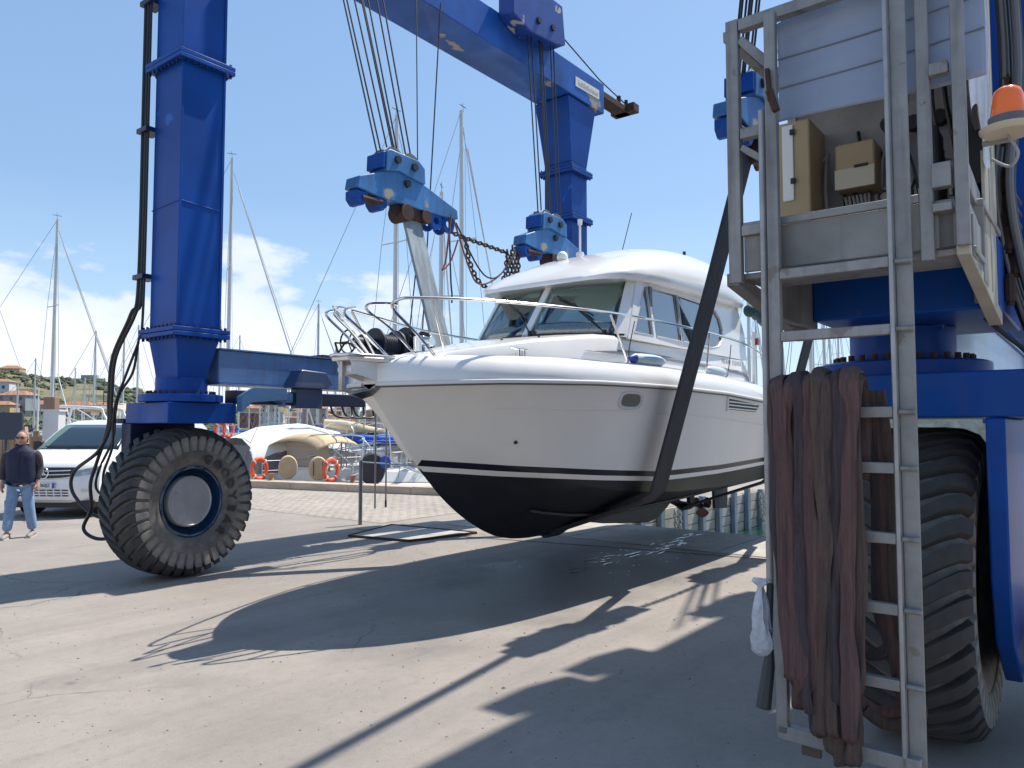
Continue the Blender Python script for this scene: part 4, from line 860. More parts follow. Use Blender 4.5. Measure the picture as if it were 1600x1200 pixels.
for a, b in zip(tr, tr[1:]):
    X = st[-1]; hull.add([(X, BC - hull_b(X, a), a), (X, BC + hull_b(X, a), a), (X, BC + hull_b(X, b), b), (X, BC - hull_b(X, b), b)], [(0, 1, 2, 3)])
hull.build('hull', [GELH, ANTI, STRIPE, ANTIB], boat, ang=24, weld=True)
# spray rail knuckle on each topside
for sg in (-1, 1):
    pts = [(x, BC + sg * (hull_b(x, sm(shz, x) - .30 - .02 * (x - 9)) + .0), sm(shz, x) - .30 - .02 * (x - 9)) for x in st if x > 5.6]
    MB().tube(pts, .009, 6).build('styling_line', GELH, boat)
    pts = [(x, BC + sg * (hull_b(x, interp(chz, x)) * .55), lerp(interp(keel, x), interp(chz, x), .5)) for x in st if x > 6.6]
    MB().tube(pts, .022, 6).build('spray_rail', ANTI, boat)
    pts = [(x, BC + sg * (sm(shb, x, min(.22, max(.02, (x - 4.78) * .6))) + .012), sm(shz, x, .05) + .008) for x in st]
    MB().tube(pts, .020, 8, rv=.7).build('rub_rail', mat('white_rub_rail', (.74, .73, .70), .35), boat)
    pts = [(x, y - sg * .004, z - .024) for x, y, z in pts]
    MB().tube(pts, .009, 6).build('rub_rail_shadow_line', mat('grey_shadow_line', (.10, .10, .11), .5), boat)  # thin dark tube standing in for the shade under the rub rail
# deck moulding
zc_ = [(4.78, 2.33), (5.2, 2.42), (5.8, 2.56), (6.4, 2.68), (7.24, 2.80), (8, 2.83), (11.2, 2.83), (11.3, 2.45), (13.1, 2.3)]
trunk = [(4.78, .0), (5.2, .25), (5.8, .55), (6.4, .80), (7.0, .98), (7.6, 1.11), (11.0, 1.15), (11.3, 1.15), (13.1, 1.15)]
def deck_ring(x):
    h = min(.22, max(.02, (x - 4.78) * .6)); b = sm(shb, x, h); z = sm(shz, x, .05); c = sm(zc_, x, .12); tb = min(sm(trunk, x, .12), b - .06) if b > .1 else 0
    k = min(1, b / .5)
    side = z + .25 * (.7 + .3 * k); t2 = max(tb, .0)
    out = [(b, z + .01), (b + .004, z + .07), (b - .02 * k, z + .14), (b - .06 * k, z + .20), (b - .13 * k, side), (lerp(b - .13 * k, t2, .55), side + .012), (lerp(b - .13 * k, t2, .9), side + .015)]
    wall = side + (c - side) * .75
    out += [(t2 * 1.0, side + .03), (t2 * .985, wall), (t2 * .95, lerp(wall, c, .5)), (t2 * .86, c - .02), (t2 * .5, c + .0), (0, c + .012)]
    return out
dst = [4.70] + st
mb = MB(); rings = []
for x in st:
    r_ = deck_ring(x); full = [(x, BC - b, z) for b, z in r_] + [(x, BC + b, z) for b, z in r_[-2::-1]]
    rings.append(full)
mb.loft(rings, False, False)
mb.add(rings[0], [tuple(range(len(rings[0])))]); mb.add(rings[-1], [tuple(range(len(rings[0])))])
mb.build('deck', GEL, boat, ang=45)
def deck_z(x, off): # height of the deck at half-beam off
    r_ = deck_ring(x)
    for (b0, z0), (b1, z1) in zip(r_, r_[1:]):
        if b1 <= off <= b0: return lerp(z0, z1, (b0 - off) / max(1e-6, b0 - b1))
    return r_[-1][1]
# grey graphic on the cabin coaming
for sg in (-1, 1):
    mb = MB(); vs = []
    xs = [6.95 + i * .12 for i in range(37)]
    for i, x in enumerate(xs):
        h_ = .055 * min(1, i / 5); r_ = deck_ring(x); wz = lerp(r_[7][1], r_[8][1], .45); tb = lerp(r_[7][0], r_[8][0], .45)
        vs += [(x, BC + sg * (tb + .009), wz - h_ * .5), (x, BC + sg * (tb + .006), wz + h_ * .5)]
    mb.add(vs, [(2 * i, 2 * i + 2, 2 * i + 3, 2 * i + 1) for i in range(len(xs) - 1)])
    mb.build('side_graphic', GREYS, boat).modifiers.new('thick', 'SOLIDIFY').thickness = .002
# windscreen and cabin
def wsc(v, t): # v -1..1 across (v<0 near side), t 0..1 up : windscreen surface point
    xb = 7.20 + .38 * abs(v) ** 2.1; xt = 7.72 + .28 * abs(v) ** 2.1
    hw = lerp(1.10, 1.01, t); return Vector((lerp(xb, xt, t), BC + v * hw, lerp(2.815, 3.50, t) - .03 * abs(v)))
GLS = glass('tinted_screen_glass', (.72, .96, .90), .24)
GLSS = glass('side_window_glass', (.68, .76, .80), .36)
def patch(fn, u0, u1, v0, v1, nu=10, nv=4):
    mb = MB(); rings = [[fn(lerp(u0, u1, i / nu), lerp(v0, v1, j / nv)) for i in range(nu + 1)] for j in range(nv + 1)]
    return mb.loft(rings, False, False)
for a, b in ((-.93, -.03), (.03, .93)):
    patch(wsc, a, b, .02, .98).build('windscreen_pane', GLS, boat).modifiers.new('t', 'SOLIDIFY').thickness = .006
def pillar(v, w, nm='windscreen_pillar'):
    mb = MB(); rings = []
    for i in range(7):
        t = i / 6 * 1.04 - .02; c0, c1 = wsc(v - w, t), wsc(v + w, t); o = Vector((-.018, 0, .012))
        rings.append([c0 + o, c1 + o, c1 - o * 1.5, c0 - o * 1.5])
    mb.loft(rings).build(nm, GEL, boat, bevel=.006)
pillar(0, .042); pillar(-.965, .05, 'corner_pillar'); pillar(.965, .05, 'corner_pillar')
mb = MB(); mb.tube([wsc(v, .0) + Vector((-.012, 0, 0)) for v in [-1 + i / 10 for i in range(21)]], .014, 6); mb.build('windscreen_seal', BLK, boat)
mb = MB(); mb.tube([wsc(v, 1.0) + Vector((-.004, 0, 0)) for v in [-1 + i / 10 for i in range(21)]], .02, 6); mb.build('windscreen_top_trim', BLK, boat)
# cabin sides: frame with window openings
def side_y(x, z, sg):
    hb = interp([(7.6, 1.11), (9, 1.13), (11.3, 1.10)], x); ht = interp([(7.6, 1.01), (9, 1.04), (11.3, 1.02)], x); return BC + sg * lerp(hb, ht, (z - 2.8) / .7)
for sg in (-1, 1):
    def SP(x, z, o=0): return (x, side_y(x, z, sg) + sg * o, z)
    # windows: triangle quarterlight, sliding pair, round-ended rear light
    win = [[(7.76, 2.83), (8.22, 2.83), (8.22, 3.42), (8.15, 3.42)], [(8.30, 2.83), (8.98, 2.83), (8.98, 3.43), (8.30, 3.43)], [(9.02, 2.83), (9.98, 2.83), (10.2, 2.87), (10.36, 2.98), (10.43, 3.13), (10.38, 3.28), (10.25, 3.38), (10.0, 3.42), (9.02, 3.43)]]
    bm = bmesh.new()
    outer = [(7.74, 2.78), (11.25, 2.78), (11.25, 3.55), (8.20, 3.55)]
    # solid side built from strips around the openings
    def strip_(poly): MBs.add([SP(x, z) for x, z in poly], [tuple(range(len(poly)))])
    MBs = MB()
    strip_([(7.60, 2.74), (8.22, 2.74), (8.22, 2.83), (7.76, 2.83)]); strip_([(8.22, 2.74), (9.98, 2.74), (9.98, 2.83), (8.22, 2.83)])
    strip_([(7.60, 2.74), (7.76, 2.83), (8.15, 3.42), (8.04, 3.56)]); strip_([(8.04, 3.56), (8.15, 3.42), (8.98, 3.43), (8.98, 3.56)]); strip_([(8.98, 3.56), (8.98, 3.43), (10.0, 3.42), (10.0, 3.56)])
    rr = [(9.98, 2.83), (10.2, 2.87), (10.36, 2.98), (10.43, 3.13), (10.38, 3.28), (10.25, 3.38), (10.0, 3.42)]
    oo = [(9.98, 2.74), (10.6, 2.74), (11.25, 2.74), (11.3, 3.13), (11.2, 3.40), (11.0, 3.56), (10.0, 3.56)]
    for i in range(6): strip_([rr[i], oo[i], oo[i + 1], rr[i + 1]])
    strip_([(8.22, 2.83), (8.30, 2.83), (8.30, 3.43), (8.22, 3.43)])
    o = MBs.build('cabin_side', GEL, boat, smooth=False, weld=True); sd = o.modifiers.new('t', 'SOLIDIFY'); sd.thickness = .03; sd.offset = 0
    bm.free()
    for w_ in win:
        q = MB().add([SP(x, z, -.006) for x, z in w_], [tuple(range(len(w_)))]).build('side_window', GLSS, boat, smooth=False); q.modifiers.new('t', 'SOLIDIFY').thickness = .005
        MB().tube([SP(x, z, .014) for x, z in w_ + w_[:1]], .009, 6).build('window_frame', mat('silver_window_frame', (.68, .68, .69), .4, .2), q)
    MB().box(8.225, 8.295, BC + sg * 1.07 - .012, BC + sg * 1.07 + .012, 2.83, 3.43).build('window_post', mat('grey_window_post', (.12, .12, .13), .4), boat)
    # lettering on the coaming
    if sg < 0:
        M = Matrix.Translation((10.55, BC - 1.165, 2.66)) @ Matrix(((1, 0, 0, 0), (0, 0, -1, 0), (0, 1, 0, 0), (0, 0, 0, 1))); 
        tm = text_mb('MERRY FISHER', .10, M, .002, .0, 1.15); bl = tm.build('boat_lettering', mat('grey_lettering', (.25, .26, .30), .4), boat, smooth=False); bl['kind'] = 'stuff'
# aft bulkhead and cockpit
mb = MB(); mb.box(11.22, 11.26, BC - 1.0, BC + 1.0, 2.4, 2.85)
for yy in (-1.0, -.35, .35, .93): mb.box(11.22, 11.26, BC + yy, BC + yy + .07, 2.85, 3.55)
mb.build('aft_bulkhead', GEL, boat); MB().box(11.235, 11.24, BC - .93, BC + .93, 2.85, 3.45).build('aft_window', GLSS, boat)
# interior
INT = mat('cabin_lining', (.72, .69, .60), .7)
mb = MB(); mb.box(7.95, 11.2, BC - .98, BC + .98, 2.3, 2.42); mb.build('cabin_sole', INT, boat)
mb = MB(); mb.hexa([(7.5, BC - .9, 2.80), (7.5, BC + .9, 2.80), (8.0, BC + .9, 2.80), (8.0, BC - .9, 2.80)], [(7.55, BC - .9, 2.86), (7.55, BC + .9, 2.86), (8.0, BC + .9, 2.88), (8.0, BC - .9, 2.88)]); mb.build('dashboard', mat('pale_dashboard', (.62, .66, .64), .6), boat, bevel=.01)
for yy in (BC - .5, BC + .5):
    mb = MB(); mb.box(9.0, 9.12, yy - .25, yy + .25, 2.9, 3.35); mb.box(8.6, 9.1, yy - .25, yy + .25, 2.8, 2.9); mb.build('seat', mat('dark_teal_seat', (.06, .10, .11), .7), boat, bevel=.03)
mb = MB(); mb.tube([(8.12, BC - .5 + .17 * math.cos(t), 3.02 + .15 * math.sin(t)) for t in [2 * PI * i / 20 for i in range(21)]], .014, 6, cap=False); mb.bar((8.12, BC - .66, 3.02), (8.12, BC - .34, 3.02), .02); mb.build('steering_wheel', BLK, boat)
mb = MB(); mb.box(10.4, 10.9, BC - .9, BC - .3, 2.42, 3.1); mb.build('galley_locker', mat('teak_lining', (.25, .13, .06), .5), boat, bevel=.01)
# roof
rh = [(7.46, .0), (7.52, .06), (7.65, .15), (7.9, .27), (8.3, .42), (8.8, .56), (9.4, .66), (10.0, .70), (10.5, .69), (10.9, .62), (11.2, .50), (11.42, .32), (11.5, .12)]
def roof_ring(x, inset=0):
    h_ = interp(rh, x); fw = interp([(7.44, .66), (7.50, .86), (7.64, 1.03), (7.9, 1.12), (8.6, 1.16), (10.6, 1.18), (11.2, 1.12), (11.5, .95)], x)
    zb = 3.47 + interp([(7.46, -.035), (8.2, .0), (11.5, .06)], x); out = []
    for i in range(25):
        a = PI * i / 24; c, s_ = math.cos(a), math.sin(a)
        out.append((x, BC - fw * math.copysign(abs(c) ** .62, c), zb + .045 + h_ * (s_ ** .92)))
    return [(x, BC - fw * .97, zb)] + out + [(x, BC + fw * .97, zb)]
xs = [7.46, 7.48, 7.52, 7.58, 7.66, 7.77, 7.9, 8.1, 8.35, 8.6, 8.9, 9.2, 9.5, 9.8, 10.1, 10.4, 10.65, 10.85, 11.0, 11.15, 11.28, 11.38, 11.45, 11.5]
mb = MB(); mb.loft([roof_ring(x) for x in xs], True, True); mb.build('roof', GEL, boat, ang=50)
mb = MB(); mb.box(7.95, 11.3, BC - 1.0, BC + 1.0, 3.44, 3.47); mb.build('headlining', INT, boat)
MB().lathe([(.001, .0), (.05, .0), (.07, .03), (.075, .06), (.06, .10), (.03, .125), (.001, .13)], (8.35, BC + .25, 3.93), 'z', 20).build('gps_dome', WHITE, boat)
MB().lathe([(.001, .0), (.05, .0), (.06, .03), (.05, .06), (.001, .07)], (9.1, BC + .45, 4.15), 'z', 20).cyl((9.1, BC + .45, 4.2), (9.1, BC + .45, 4.62), .016, seg=8).lathe([(.03, .0), (.035, .08), (.001, .09)], (9.1, BC + .45, 4.6), 'z', 12).build('navigation_light', WHITE, boat)
MB().tube([(9.95, BC + .3, 4.2), (10.25, BC + .25, 5.0)], .006, 6).build('aerial', STEEL, boat)
MB().tube(smooth_path([(10.1, BC - .42, 4.16), (10.12, BC - .44, 4.24), (10.3, BC - .5, 4.26), (11.1, BC - .62, 4.16), (11.3, BC - .68, 4.02)], 6), .013, 8).build('roof_rail', CHROME, boat)
mb = MB(); mb.cyl((11.2, BC - .2, 4.0), (11.2, BC - .2, 4.45), .01, seg=6); mb.bar((11.1, BC - .2, 4.42), (11.3, BC - .2, 4.42), .012); mb.cyl((11.12, BC - .2, 4.42), (11.12, BC - .2, 4.5), .025, seg=8); mb.build('wind_sensor', STEEL, boat)
# aft arch with a rolled green canopy
MB().tube(smooth_path([(11.45, BC - 1.12, 3.45), (11.7, BC - 1.2, 3.6), (12.1, BC - 1.25, 3.55), (12.35, BC - 1.28, 3.1), (12.4, BC - 1.3, 2.4)], 6), .03, 8).build('aft_arch', GEL, boat)
mb = MB(); mb.tube(smooth_path([(11.35, BC - 1.10, 3.50), (11.5, BC - 1.16, 3.52), (11.62, BC - 1.2, 3.42)], 5), [.05, .09, .1, .1, .1, .1, .1, .1, .1, .08, .05], 12); mb.tube(smooth_path([(11.62, BC - 1.22, 3.45), (11.85, BC - 1.26, 3.42), (12.1, BC - 1.3, 3.38)], 5), [.05, .10, .13, .14, .15, .15, .14, .12, .10, .07, .03], 12)
mb.build('rolled_canopy', mat('dark_teal_canvas', (.015, .06, .075), .7, var=.3, vscale=8, bump=.4, bscale=20), boat)
mb = MB(); mb.box(11.5, 11.54, BC - 1.16, BC - 1.12, 2.4, 3.2); mb.build('cockpit_post', GEL, boat); mb = MB(); mb.box(11.52, 11.6, BC - 1.2, BC - 1.13, 3.0, 3.1); mb.build('side_lamp', mat('red_lamp', (.35, .03, .02), .3), boat)
# rails (each side), stanchions, pulpit loops
def mir(pts, sg): return [(x, BC + sg * (BC - y), z) for x, y, z in pts]
for sg in (-1, 1):
    sgn = 1 if sg > 0 else -1
    def Q(pts): return [(x, BC + sg * o, z) for x, o, z in pts]
    top = [(5.22, .42, 2.40), (4.98, .40, 2.60), (4.72, .37, 2.80), (4.74, .42, 2.875), (4.92, .52, 2.905), (5.6, .84, 2.93), (6.9, 1.30, 2.935), (8.2, 1.42, 2.935), (9.3, 1.44, 2.93), (10.3, 1.43, 2.90), (11.0, 1.41, 2.82), (11.22, 1.40, 2.70), (11.28, 1.40, 2.32)]
    MB().tube(smooth_path(Q(top), 6), .0145, 8).build('bow_rail', CHROME, boat)
    for (xa, oa, xb, ob) in ((7.42, 1.24, 6.93, 1.295), (9.25, 1.34, 9.15, 1.437), (5.32, .46, 5.02, .555)):
        z_ = deck_z(xa, min(oa, interp(shb, xa) - .1)); MB().cyl(Q([(xa, oa, z_ - .02)])[0], Q([(xb, ob, 2.92)])[0], .0125, seg=8).build('stanchion', CHROME, boat)
    MB().tube(smooth_path(Q([(5.1, .30, 2.40), (4.82, .26, 2.62), (4.56, .22, 2.77), (4.57, .22, 2.83), (4.68, .26, 2.85), (4.82, .32, 2.855)]), 6), .0125, 8).build('pulpit_loop', CHROME, boat)
    MB().tube(smooth_path(Q([(4.9, .14, 2.38), (4.62, .13, 2.58), (4.40, .12, 2.72), (4.39, .13, 2.77), (4.48, .15, 2.80)]), 6), .0125, 8).build('pulpit_loop', CHROME, boat)
    MB().cyl(Q([(5.35, .50, 2.55)])[0], Q([(4.45, .12, 2.83)])[0], .010, seg=8).build('mid_rail', CHROME, boat) if sg > 0 else None
# bow platform, roller and anchor
mb = MB(); mb.prism([(4.43, BC - .11), (4.9, BC - .20), (5.2, BC - .26), (5.2, BC + .26), (4.9, BC + .20), (4.43, BC + .11)], 2.335, 2.375); mb.build('bow_platform', GEL, boat, bevel=.012)
mb = MB(); mb.prism([(4.42, BC - .11), (4.6, BC - .15), (4.6, BC + .15), (4.42, BC + .11)], 2.376, 2.392); mb.tube([(4.9, BC - .21, 2.385), (4.6, BC - .16, 2.385), (4.43, BC - .12, 2.385), (4.40, BC, 2.385), (4.43, BC + .12, 2.385), (4.6, BC + .16, 2.385), (4.9, BC + .21, 2.385)], .016, 8); mb.build('platform_trim', CHROME, boat, bevel=.004)
SS = mat('tarnished_stainless', (.32, .31, .30), .3, 1, var=.4, vscale=8)
mb = MB()
for yy in (-.09, .09): mb.prism([(4.48, 2.335), (4.98, 2.335), (5.05, 2.2), (4.9, 2.14), (4.72, 2.18), (4.54, 2.22)], BC + yy - .008, BC + yy + .008, 'y')
mb.cyl((4.53, BC - .09, 2.26), (4.53, BC + .09, 2.26), .045, seg=14); mb.build('bow_roller', GEL, boat, bevel=.003)
mb = MB(); mb.bar((4.46, BC - .0, 2.33), (4.46, BC, 2.07), .035, .05, up=(0, 1, 0)); mb.bar((4.46, BC, 2.085), (4.72, BC, 2.03), .035, .04, up=(0, 1, 0))
mb.add([(4.55, BC, 2.07), (4.78, BC - .13, 2.10), (5.04, BC - .03, 2.12), (5.06, BC, 2.10), (5.04, BC + .03, 2.12), (4.78, BC + .13, 2.10), (4.7, BC, 2.0), (4.55, BC - .02, 2.04), (4.55, BC + .02, 2.04)], [(0, 1, 7), (1, 6, 7), (1, 2, 3, 6), (3, 4, 5, 6), (5, 8, 6), (0, 8, 5), (0, 1, 2, 3, 4, 5), (6, 8, 7), (0, 7, 8)])
mb.build('anchor', SS, boat, bevel=.003)
# mooring cleats, windlass, vents, porthole
for sg in (-1, 1):
    y = BC + sg * .72; z = deck_z(6.15, .72) if interp(shb, 6.15) > .8 else 2.5; x = 6.15
    cl = MB(); cl.tube([(x - .17, y, z + .095), (x - .08, y, z + .08), (x + .08, y, z + .08), (x + .17, y, z + .095)], [.008, .013, .013, .008], 8); cl.cyl((x - .045, y, z), (x - .045, y, z + .08), .014, seg=8); cl.cyl((x + .045, y, z), (x + .045, y, z + .08), .014, seg=8); cl.box(x - .12, x + .12, y - .02, y + .02, z - .005, z + .008)
    cl.build('deck_cleat', CHROME, boat)
mb = MB(); mb.cyl((5.55, BC + .1, 2.5), (5.55, BC + .1, 2.66), .07, seg=16); mb.cyl((5.55, BC + .1, 2.60), (5.55, BC - .06, 2.60), .05, seg=14); mb.build('windlass', CHROME, boat, bevel=.004)
for sg in (-1, 1):
    def HP(x, z, o=.0): return Vector((x, BC + sg * (hull_b(x, z) + o), z))
    cx, cz = 7.20, 2.03
    def oval(a, b, n=28, o=.0):
        out = []
        for i in range(n):
            t = 2 * PI * i / n; c, s_ = math.cos(t), math.sin(t)
            out.append(HP(cx + a * math.copysign(abs(c) ** .6, c), cz + b * math.copysign(abs(s_) ** .7, s_), o))
        return out
    ph_ = MB().loft([oval(.215, .098, o=-.01), oval(.21, .095, o=.012), oval(.175, .070, o=.014), oval(.165, .064, o=.002)], True, False).build('porthole_frame', mat('pale_grey_frame', (.60, .60, .60), .35), boat)
    MB().add(oval(.168, .066, o=.004), [tuple(range(28))]).build('porthole_glass', mat('dark_green_glass', (.03, .06, .045), .08), ph_)
    # vent grille
    z0, z1 = 1.945, 2.135
    def fr(o, k=0): return [HP(9.50 + k, z1 - k * .8, o), HP(10.72 - k * 2, z1 - .06 - k * .6, o), HP(10.60 - k, z0 - .015 + k, o), HP(9.53 + k * 1.2, z0 + .005 + k, o)]
    vg = MB().loft([fr(-.004), fr(.02), fr(.02, .022), fr(.004, .026)], True, False).build('vent_frame', GELH, boat, smooth=False)
    MB().add(fr(.0045, .02), [(0, 1, 2, 3)]).build('vent_recess', BLK, vg, smooth=False)
    for i in range(3):
        z = z0 + .04 + i * .043
        MB().bar(HP(9.55, z + .005, .012), HP(10.6, z - .014, .012), .014, .016).build('vent_slat', GELH, vg)
    MB().cyl(HP(5.95, 1.60, -.01), HP(5.95, 1.60, .014), .018, seg=12).build('drain_outlet', BLK, boat)
# wipers
for v in (-.42, .35):
    a = wsc(v - .42, .0) + Vector((-.03, 0, .02)); b = wsc(v - .02, .55) + Vector((-.03, 0, .02)); c0 = wsc(v - .28, .30) + Vector((-.035, 0, .02)); c1 = wsc(v + .22, .72) + Vector((-.03, 0, .01))
    mb = MB(); mb.bar(a, b, .012); mb.bar(c0, c1, .012, .02); mb.cyl(a + Vector((0, 0, -.03)), a + Vector((-.005, 0, .03)), .025, seg=10); mb.build('wiper', BLK, boat)
for (x, o) in ((6.3, .35), (6.62, .6), (7.1, .45), (7.5, 1.03)):
    MB().cyl((x, BC - o, deck_z(x, o) - .01), (x, BC - o, deck_z(x, o) + .012), .014, seg=10).build('deck_fitting', STEEL, boat)
# underwater gear
mb = MB(); mb.prism([(8.3, .56), (8.9, .47), (9.7, .40), (10.15, .36), (10.45, .40), (10.75, .52), (11.2, .74), (11.3, .85), (8.3, .85)], BC - .035, BC + .035, 'y'); mb.build('skeg', ANTIB, boat, bevel=.012)
mb = MB(); mb.prism([(12.55, .92), (13.2, .92), (13.15, .32), (12.6, .36)], BC - .025, BC + .025, 'y'); mb.build('rudder', ANTI, boat, bevel=.01)
mb = MB(); mb.cyl((10.9, BC, .62), (12.12, BC, .44), .025, seg=10); mb.cyl((12.05, BC, .45), (12.25, BC, .42), .05, .02, seg=12); mb.prism([(11.55, .9), (11.8, .9), (11.75, .5), (11.68, .46), (11.6, .5)], BC - .03, BC + .03, 'y'); mb.build('propeller_shaft', ANTI, boat)
PR = mat('reddish_bronze', (.16, .085, .07), .4, .6)
for k in range(3):
    a0 = k * 2 * PI / 3 + .5; mb = MB(); rings = []
    for j in range(7):
        r_ = .04 + .15 * j / 6; w_ = [.03, .06, .085, .095, .085, .06, .02][j]
        p0 = Vector((12.12 - w_ * .5, BC + r_ * math.cos(a0) - w_ * math.sin(a0), .44 + r_ * math.sin(a0) + w_ * math.cos(a0))); p1 = Vector((12.12 + w_ * .5, BC + r_ * math.cos(a0) + w_ * math.sin(a0), .44 + r_ * math.sin(a0) - w_ * math.cos(a0)))
        e = Vector((.004, 0, 0)); rings.append([p0 - e, p1 - e, p1 + e, p0 + e])
    mb.loft(rings).build('propeller_blade', PR, boat)
mb = MB(); mb.prism([(12.6, 1.0), (13.6, 1.02), (13.6, 1.05), (12.6, 1.05)], BC - 1.2, BC - .5, 'y'); mb.build('trim_tab', ANTI, boat)
# fenders lying on the side deck
FEN = mat('pale_blue_fender', (.52, .66, .72), .35); FENB = mat('blue_fender_end', (.03, .08, .35), .35)
for (a, b, lab) in (((7.42, BC - 1.26, 2.50), (8.15, BC - 1.31, 2.50), 'white fender with a blue end lying on the side deck below the windscreen corner'), ((9.35, BC - 1.30, 2.49), (10.05, BC - 1.28, 2.47), 'pale blue fender lying on the side deck behind the sling')):
    t = thing('fender', lab, 'fender', a); A, B_ = Vector(a), Vector(b); d = (B_ - A)
    pr = [(0, .02), (.03, .04), (.12, .058), (.3, .07), (.6, .074), (.8, .066), (.93, .042), (1, .015)]
    MB().tube([A + d * q for q, r_ in pr], [r_ * .95 for q, r_ in pr], 16).build('body', FEN, t)
    e = A if 'white' in lab else B_; s_ = -1 if 'white' in lab else 1; u = d.normalized() * s_
    MB().tube([e - u * .06, e - u * .02, e + u * .03], [.062, .045, .018], 14).build('end_cap', FENB if s_ < 0 else FEN, t)
    MB().tube(smooth_path([e + u * .03, e + u * .06 + Vector((0, -.02, .1)), e + u * .03 + Vector((.02, -.06, .40))], 6), .006, 6).build('lanyard', BLK, t)

# ================================================================== VAN
van = thing('van', 'white delivery van with a chrome star on its dark grille, parked behind the walking man', 'van', world=(-8.95, 14.75, 0), rot=R(-4))
VP = [(.10, .30), (.03, .36), (0, .48), (-.02, .62), (.0, .80), (.05, .98), (.12, 1.07), (.30, 1.14), (.60, 1.21), (.92, 1.28), (1.2, 1.48), (1.5, 1.68), (1.78, 1.83), (2.0, 1.885), (2.6, 1.91), (4.0, 1.91), (4.8, 1.88), (4.95, 1.75), (5.02, 1.0), (5.0, .32)]
def v_hw(z): return interp([(.3, .90), (.5, .955), (1.0, .96), (1.3, .945), (1.85, .80), (1.95, .74)], z)
def v_pt(t, y, z):
    k = abs(t); f_ = 1 - min(1, y / 1.6) if y < 1.6 else 0
    yy = y + .26 * k ** 4 * f_; zz = z - (.05 * max(0, (k - .8) / .2) ** 2 if z > 1.0 else 0)
    return (t * v_hw(z), yy, zz)
mb = MB(); ts = [-1, -.985, -.95, -.9, -.82, -.7, -.5, -.25, 0, .25, .5, .7, .82, .9, .95, .985, 1]
mb.loft([[v_pt(t, y, z) for y, z in VP] for t in ts], True, True)
VW = mat('white_van_paint', (.78, .78, .79), .22, coat=.6)
mb.build('body', VW, van, ang=32)
def v_front(x, z, o=0):
    y = interp([(b, a) for a, b in VP[:13]], z); k = abs(x) / v_hw(z); f_ = 1 - min(1, y / 1.6)
    return Vector((x, y + .26 * k ** 4 * f_ - o, z - (.05 * max(0, (k - .8) / .2) ** 2 if z > 1.0 else 0)))
def v_patch(poly_fn, nx=14, nz=6, o=.012):
    mb = MB(); mb.loft([[v_front(*poly_fn(i / nx, j / nz), o) for i in range(nx + 1)] for j in range(nz + 1)], False, False); return mb
def wsp(u, v):
    z = lerp(1.305, 1.80, v); h_ = lerp(.86, .73, v); return (lerp(-h_, h_, u), z)
v_patch(wsp, o=.014).build('windscreen', mat('dark_van_glass', (.02, .035, .05), .05, coat=.3), van).modifiers.new('t', 'SOLIDIFY').thickness = .004
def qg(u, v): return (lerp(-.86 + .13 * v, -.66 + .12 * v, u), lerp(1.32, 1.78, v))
v_patch(qg, 6, 6, .017).build('painted_screen_reflection', mat('green_reflection', (.12, .20, .16), .06), van)  # paler green patch painted over the windscreen as a reflection
grm = mat('van_grille_black', (.018, .018, .02), .35)
def gr(u, v):
    h_ = lerp(.50, .62, v); x = lerp(-h_, h_, u); return (x, lerp(.765 + .035 * (abs(x) / .6) ** 2, .975, v))
g_ = v_patch(gr, 16, 5, .008).build('grille', grm, van)
for z in (.835, .905):
    MB().tube([v_front(x, z + .012 * (abs(x) / .5) ** 2, .02) for x in [-.52 + i * .08 for i in range(14)]], .014, 6).build('grille_bar', mat('satin_chrome', (.6, .6, .61), .25, .9), g_)
MB().tube([v_front(x, .757 + .05 * (abs(x) / .6) ** 2, .014) for x in [-.56 + i * .08 for i in range(15)]], .012, 6).build('grille_trim', MATS['satin_chrome'], g_)
cz = .87; cy = v_front(0, cz).y - .035
em = MB(); em.tube([(.105 * math.cos(t), cy, cz + .105 * math.sin(t)) for t in [2 * PI * i / 32 for i in range(33)]], .012, 8, cap=False)
for k in range(3):
    a = PI / 2 + k * 2 * PI / 3
    c = Vector((0, cy - .012, cz)); tip = Vector((.10 * math.cos(a), cy, cz + .10 * math.sin(a))); l = Vector((.018 * math.cos(a + PI / 3), cy, cz + .018 * math.sin(a + PI / 3))); r_ = Vector((.018 * math.cos(a - PI / 3), cy, cz + .018 * math.sin(a - PI / 3)))
    em.add([c, tip, l, r_], [(0, 1, 2), (0, 3, 1)])
em.build('star_emblem', CHROME, g_)
def hl(sg):
    return lambda u, v: (sg * lerp(.60 - .03 * v, .93, u), lerp(.80 + .06 * u, .90 + .09 * u, v))
